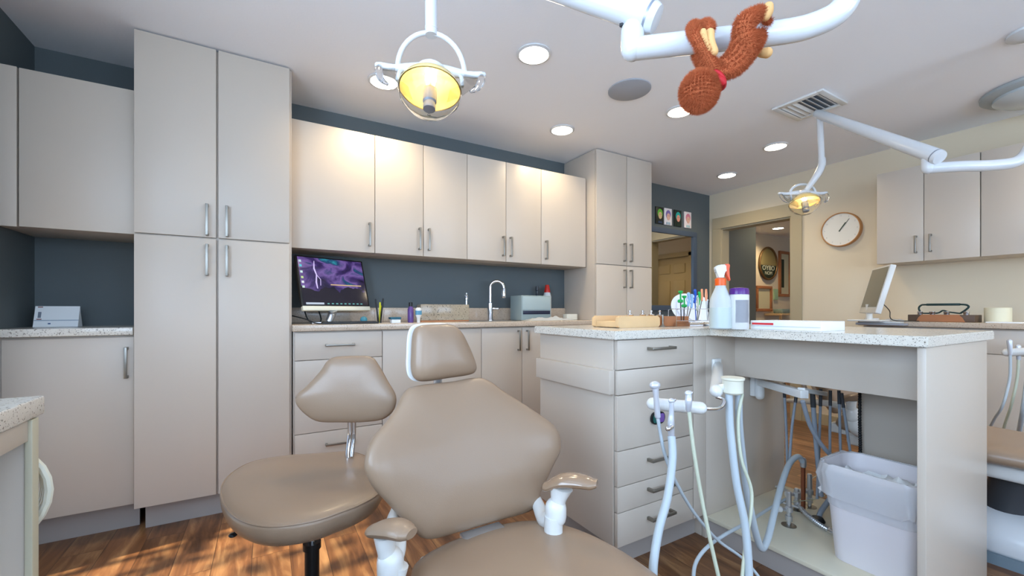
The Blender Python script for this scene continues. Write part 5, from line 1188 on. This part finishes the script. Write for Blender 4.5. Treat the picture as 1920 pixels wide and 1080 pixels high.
# wood organizer on the right counter
XO = 4.08; y0, y1 = rx(1702, XO), rx(1828, XO)
t = thing('wooden_organizer', 'dark-ended wooden organizer box on the right counter', 'organizer', (XO, (y0+y1)/2, ZT))
bm = B(); box(bm, XO, XO+.16, y1, y0, ZT+.0005, ZT+.05, .003); obj('box', bm, mat('dark_ends', (92, 72, 56), .5), t)
bm = B(); yA, yB = rx(1718, XO), rx(1810, XO); prism(bm, [(yA, .002), (yB, .002), (yB+.012, .03), (yB+.03, .0515), (yA-.03, .0515), (yA-.012, .03)], (XO-.002, 0, ZT), (0, 1, 0), (0, 0, 1), (-1, 0, 0), .004); obj('front_panel', bm, WOODM, t)
for k, x in enumerate((1725, 1748, 1775, 1812)):
    p = Vector((XO+.04, rx(x, XO+.04), ZT+.0505)); bm = B(); lathe(bm, [(.014, 0), (.015, .015), (.016, .017), (.016, .022), (.0001, .024)], p, 18)
    tag(obj('glass_jar', bm, CHROME), ['first', 'second', 'third', 'fourth'][k]+' silver-lidded jar from the left in the right wooden organizer', 'jar', 'jars in the right wooden organizer')
bm = B(); ya, yb = rx(1727, XO+.08), rx(1812, XO+.08); zt2 = ZT+.123
xo = XO+.08; lp = [(xo, ya, ZT+.06), (xo, ya+.012, ZT+.095), (xo, ya+.0, zt2-.005), (xo, ya-.03, zt2), (xo, yb+.03, zt2), (xo, yb-.008, zt2-.01), (xo, yb-.004, zt2-.03), (xo, yb+.03, ZT+.06)]
tube(bm, lp, .006, 10, smooth=5); tube(bm, [(xo, ya, ZT+.06), (xo, (ya+yb)/2+.03, ZT+.062), (xo, (ya+yb)/2, ZT+.08), (xo, (ya+yb)/2-.03, ZT+.07), (xo, yb+.03, ZT+.06)], .005, 10, smooth=5)
box(bm, xo-.012, xo+.012, yb+.03, ya-.03, zt2-.008, zt2+.008, .003); tag(obj('headset', bm, mat('dark_green_strap', (20, 50, 48), .5)), 'dark band like a headset lying on top of the right wooden organizer', 'headset')
c_ = Vector((4.2, rx(1871, 4.2), ZT)); bm = B(); lathe(bm, [(.0001, .0), (.062, 0), (.062, .098), (.058, .1), (.02, .1), (.02, .05), (.0001, .05)], c_, 40); tag(obj('paper_roll', bm, mat('cream_roll', (226, 222, 196), .5)), 'cream paper roll standing on the right counter', 'roll')
bm = B(); box(bm, 4.02, 4.13, rx(1918, 4.05), rx(1850, 4.05), ZT+.0005, ZT+.008, .001); tag(obj('paper_stack', bm, PAPER), 'thin stack of white paper before the cream roll', 'papers')

# ------------------------------------------------------------------ back wall right: framed mirror and portrait prints
t = thing('framed_mirror', 'wall mirror in a slate-blue frame right of the second tall cupboard', 'mirror', (3.75, YB-.02, 1.1))
zb0, zt0, x0, x1 = un(1240, 582, Y=YB).z, 1.972, 3.25, 4.262
bm = B(); y_ = YB-.03
for q_ in ((x0, x0+.066, zb0+.0555, zt0-.0555), (x1-.066, x1, zb0+.0555, zt0-.0555), (x0, x1, zt0-.055, zt0), (x0, x1, zb0, zb0+.055)): box(bm, q_[0], q_[1], y_, YB-.001, q_[2], q_[3], .0008)
obj('frame', bm, BLUEF, t); bm = B(); box(bm, x0+.05, x1-.05, YB-.014, YB-.010, zb0+.04, zt0-.04); obj('glass', bm, MIRR, t)
prints = [(1228, 1244, (26, 34, 26), (110, 190, 60), (220, 190, 140), 'green-haired'), (1242, 1261, (232, 228, 232), (130, 110, 180), (222, 176, 160), 'purple-haired'), (1262, 1278, (22, 36, 30), (40, 170, 160), (220, 150, 130), 'teal-haired'), (1279, 1298, (238, 226, 226), (216, 130, 150), (228, 180, 158), 'pink-haired')]
Yp = YB-.004
for k, (xa_, xb_, bgc, hc_, fc_, nm) in enumerate(prints):
    p0 = un(xa_, 405, Y=Yp); p1 = un(xb_, 405, Y=Yp); cxp = (p0.x+p1.x)/2; wp = .122; zc_ = 2.105
    t = thing('portrait_print', 'small cartoon portrait print of a %s face above the blue-framed mirror' % nm, 'picture', (cxp, Yp, zc_), 'portrait prints above the mirror')
    bm = B(); box(bm, cxp-wp/2, cxp+wp/2, Yp-.008, YB-.001, zc_-.092, zc_+.09, .002); obj('panel', bm, mat('print_bg%d' % k, bgc, .4), t)
    bm = B(); lathe(bm, [(.040, 0), (.040, .002), (.001, .003)], (cxp+.003, Yp-.008, zc_+.022), 28, (0, -1, 0), sy=1.2); obj('hair', bm, mat('print_hair%d' % k, hc_, .6), t)
    bm = B(); lathe(bm, [(.028, .002), (.028, .004), (.001, .005)], (cxp+.003, Yp-.008, zc_-.002), 28, (0, -1, 0), sy=1.35); fo = obj('face', bm, mat('print_face%d' % k, fc_, .6), t)
    bm = B(); box(bm, cxp-.028, cxp+.034, Yp-.0115, Yp-.008, zc_-.086, zc_-.062); obj('collar_patch', bm, mat('print_collar%d' % k, ((40, 60, 90), (150, 175, 195), (30, 50, 40), (170, 200, 205))[k], .6), t)
    bm = B()
    for s_ in (-1, 1): ball(bm, (cxp+.003+s_*.010, Yp-.013, zc_+.008), .0035, 8, (1, .4, 1))
    obj('eyes', bm, BLK, t)

# ------------------------------------------------------------------ hall furnishings, seen through the doorway
YH = 4.2
t = thing('oval_mirror', 'oval convex mirror hanging in the hall beyond the doorway', 'mirror', tuple(un(1441, 494, Y=YH)))
cm = un(1441, 494, Y=YH-.03); rxm = abs(un(1457, 494, Y=YH).x-un(1425, 494, Y=YH).x)/2; rzm = .285
bm = B(); tube(bm, [cm+Vector((rxm*math.cos(a), 0, rzm*math.sin(a))) for a in [i/40*2*PI for i in range(40)]], .018, 10, closed=True); obj('frame', bm, mat('dark_bronze', (120, 92, 58), .4, metal=.5), t)
bm = B(); prism(bm, [(rxm*math.cos(a), rzm*math.sin(a)) for a in [i/40*2*PI for i in range(40)]], cm+Vector((0, .02, 0)), (1, 0, 0), (0, 0, 1), (0, -1, 0), .015); obj('glass', bm, mat('mirror_gold', (200, 184, 130), .12, metal=.6), t)
bm = B(); lo_ = [(rxm*.96*math.cos(a), rzm*.96*math.sin(a)) for a in [PI+.12+i/20*(PI-.24) for i in range(21)]]; prism(bm, lo_, cm+Vector((0, .004, 0)), (1, 0, 0), (0, 0, 1), (0, -1, 0), .004); sg = obj('sign_panel', bm, mat('sign_green', (34, 46, 36), .4), t)
wt = mat('sign_letters', (225, 228, 205), .5)
text_on('lettering', 'OYBO', .115, cm+Vector((0, -.001, -.085)), (1.25, 0, 0), (0, 0, 1), wt, sg); text_on('lettering', 'NOM', .085, cm+Vector((0, -.001, -.175)), (1.2, 0, 0), (0, 0, 1), wt, sg)
def frame_(name, label, xa_, xb_, ya_, yb_, inner, cat='picture'):
    p0 = un(xa_, yb_, Y=YH-.01); p1 = un(xb_, ya_, Y=YH-.01); t_ = thing(name, label, cat, tuple(p0), 'frames in the hall')
    bm = B(); w_ = .05
    X0, X1, Z0, Z1 = p0.x, p1.x, p0.z, p1.z
    for q_ in ((X0, X0+w_, Z0+w_+.001, Z1-w_-.001), (X1-w_, X1, Z0+w_+.001, Z1-w_-.001), (X0, X1, Z1-w_, Z1), (X0, X1, Z0, Z0+w_)): box(bm, q_[0], q_[1], YH-.035, YH-.001, q_[2], q_[3], .004)
    obj('frame', bm, WOODM, t_); bm = B(); box(bm, X0+w_*.5, X1-w_*.5, YH-.012, YH-.004, Z0+w_*.5, Z1-w_*.5); obj('picture_sheet', bm, mat('sheet_cream', (222, 214, 176), .5), t_)
    if inner: bm = B(); xx = X0+(X1-X0)*.32; box(bm, xx-.05, xx+.05, YH-.016, YH-.012, Z0+(Z1-Z0)*.2, Z0+(Z1-Z0)*.82); obj('dark_band', bm, mat('band_green', (36, 52, 40), .5), t_)
frame_('picture_frame', 'tall wooden frame with a dark vertical band on the hall wall', 1460, 1481, 473, 556, True)
frame_('picture_frame', 'square wooden frame low on the hall wall below the oval mirror', 1417, 1446, 537, 584, False)
pz = un(1466, 592, Y=YH-.15)
t = thing('console_table', 'small wooden shelf on the hall wall under the tall frame', 'table', (pz.x, YH-.15, .9))
bm = B(); box(bm, pz.x-.3, pz.x+.45, YH-.3, YH-.002, .985, 1.02, .004); obj('table_top', bm, WOODL, t)
for x in (pz.x-.27, pz.x+.4): bm = B(); box(bm, x, x+.04, YH-.28, YH-.24, 0, .985, .003); obj('leg', bm, WOODL, t)
bm = B(); box(bm, pz.x-.12, pz.x+.16, YH-.22, YH-.06, 1.0205, 1.10, .02); tag(obj('decor_basket', bm, mat('teal_grey_decor', (130, 150, 146), .5, var=.3, vscale=30)), 'small grey-green basket on the hall shelf', 'basket')
bm = B(); p_ = un(1456, 552, Y=YH-.03); box(bm, p_.x-.06, p_.x+.06, YH-.03, YH-.001, p_.z-.1, p_.z+.1, .004); tag(obj('wall_card', bm, mat('pale_green_card', (170, 200, 160), .6)), 'pale green card fixed to the hall wall between the frames', 'card')

# ------------------------------------------------------------------ light
w = bpy.data.worlds.new('sky'); S.world = w; w.use_nodes = True
bg = w.node_tree.nodes['Background']; bg.inputs['Color'].default_value = (.55, .72, 1, 1); bg.inputs['Strength'].default_value = 1.2
def daylight(loc, rot, sx, sy, e, col=(.56, .75, 1.0)):
    li = bpy.data.lights.new('window_daylight', 'AREA'); li.shape = 'RECTANGLE'; li.size = sx; li.size_y = sy; li.energy = e; li.color = col
    lo = bpy.data.objects.new('window_daylight', li); COL.objects.link(lo); lo.location = loc; lo.rotation_euler = rot
for a, b_ in wins: daylight(((a+b_)/2, YR-.13, (WZ0+WZ1)/2), (PI/2, 0, 0), b_-a, WZ1-WZ0, 29)
daylight((XL-.14, -.15, 1.6), (0, -PI/2, 0), 1.1, 2.2, 68)
daylight((XL-.14, 1.9, 1.68), (0, -PI/2, 0), .7, .9, 12)
sl = bpy.data.lights.new('sun', 'SUN'); sl.energy = 9; sl.color = (1, .86, .62); sl.angle = math.radians(1.2)
so = bpy.data.objects.new('sun', sl); COL.objects.link(so)
sd = Vector((.62, .07, -.52)).normalized(); so.rotation_euler = sd.to_track_quat('-Z', 'Y').to_euler()
S.view_settings.exposure = 0.32

struct('added_sun_blocker', box(B(), -2.75, -1.17, -1.7, 1.3, 2.24, 2.3), WPL)  # added unseen slab: stops sun entering window_4 and hitting the chair

t = thing('garden_shrub', 'leafy shrub outside the glazed side door, out of view', 'shrub', (-2.0, 1.9, -.05))
rnd = random.Random(11); bm = B()
for k in range(420):
    c_ = Vector((rnd.uniform(-2.3, -1.7), rnd.uniform(1.2, 2.7), rnd.uniform(.5, 2.9))); r_ = rnd.uniform(.04, .09)
    u_ = Vector((rnd.uniform(-1, 1), rnd.uniform(-1, 1), rnd.uniform(-1, 1))).normalized(); v_ = u_.orthogonal().normalized()
    bm.faces.new([bm.verts.new(c_+u_*r_), bm.verts.new(c_+v_*r_*.5), bm.verts.new(c_-u_*r_), bm.verts.new(c_-v_*r_*.5)])
obj('foliage', bm, mat('leaf_green', (70, 110, 50), .6), t)
bm = B()
for y in (1.6, 2.2): tube(bm, [(-2.0, y, -.05), (-2.05, y+.05, 1.0), (-1.95, y, 2.6)], .02, 8, smooth=4)
obj('stems', bm, WOODM, t)
struct('terrace', box(B(), -3.4, -1.31, -2.5, 3.4, -.12, -.06), mat('terrace_stone', (170, 165, 155), .8))
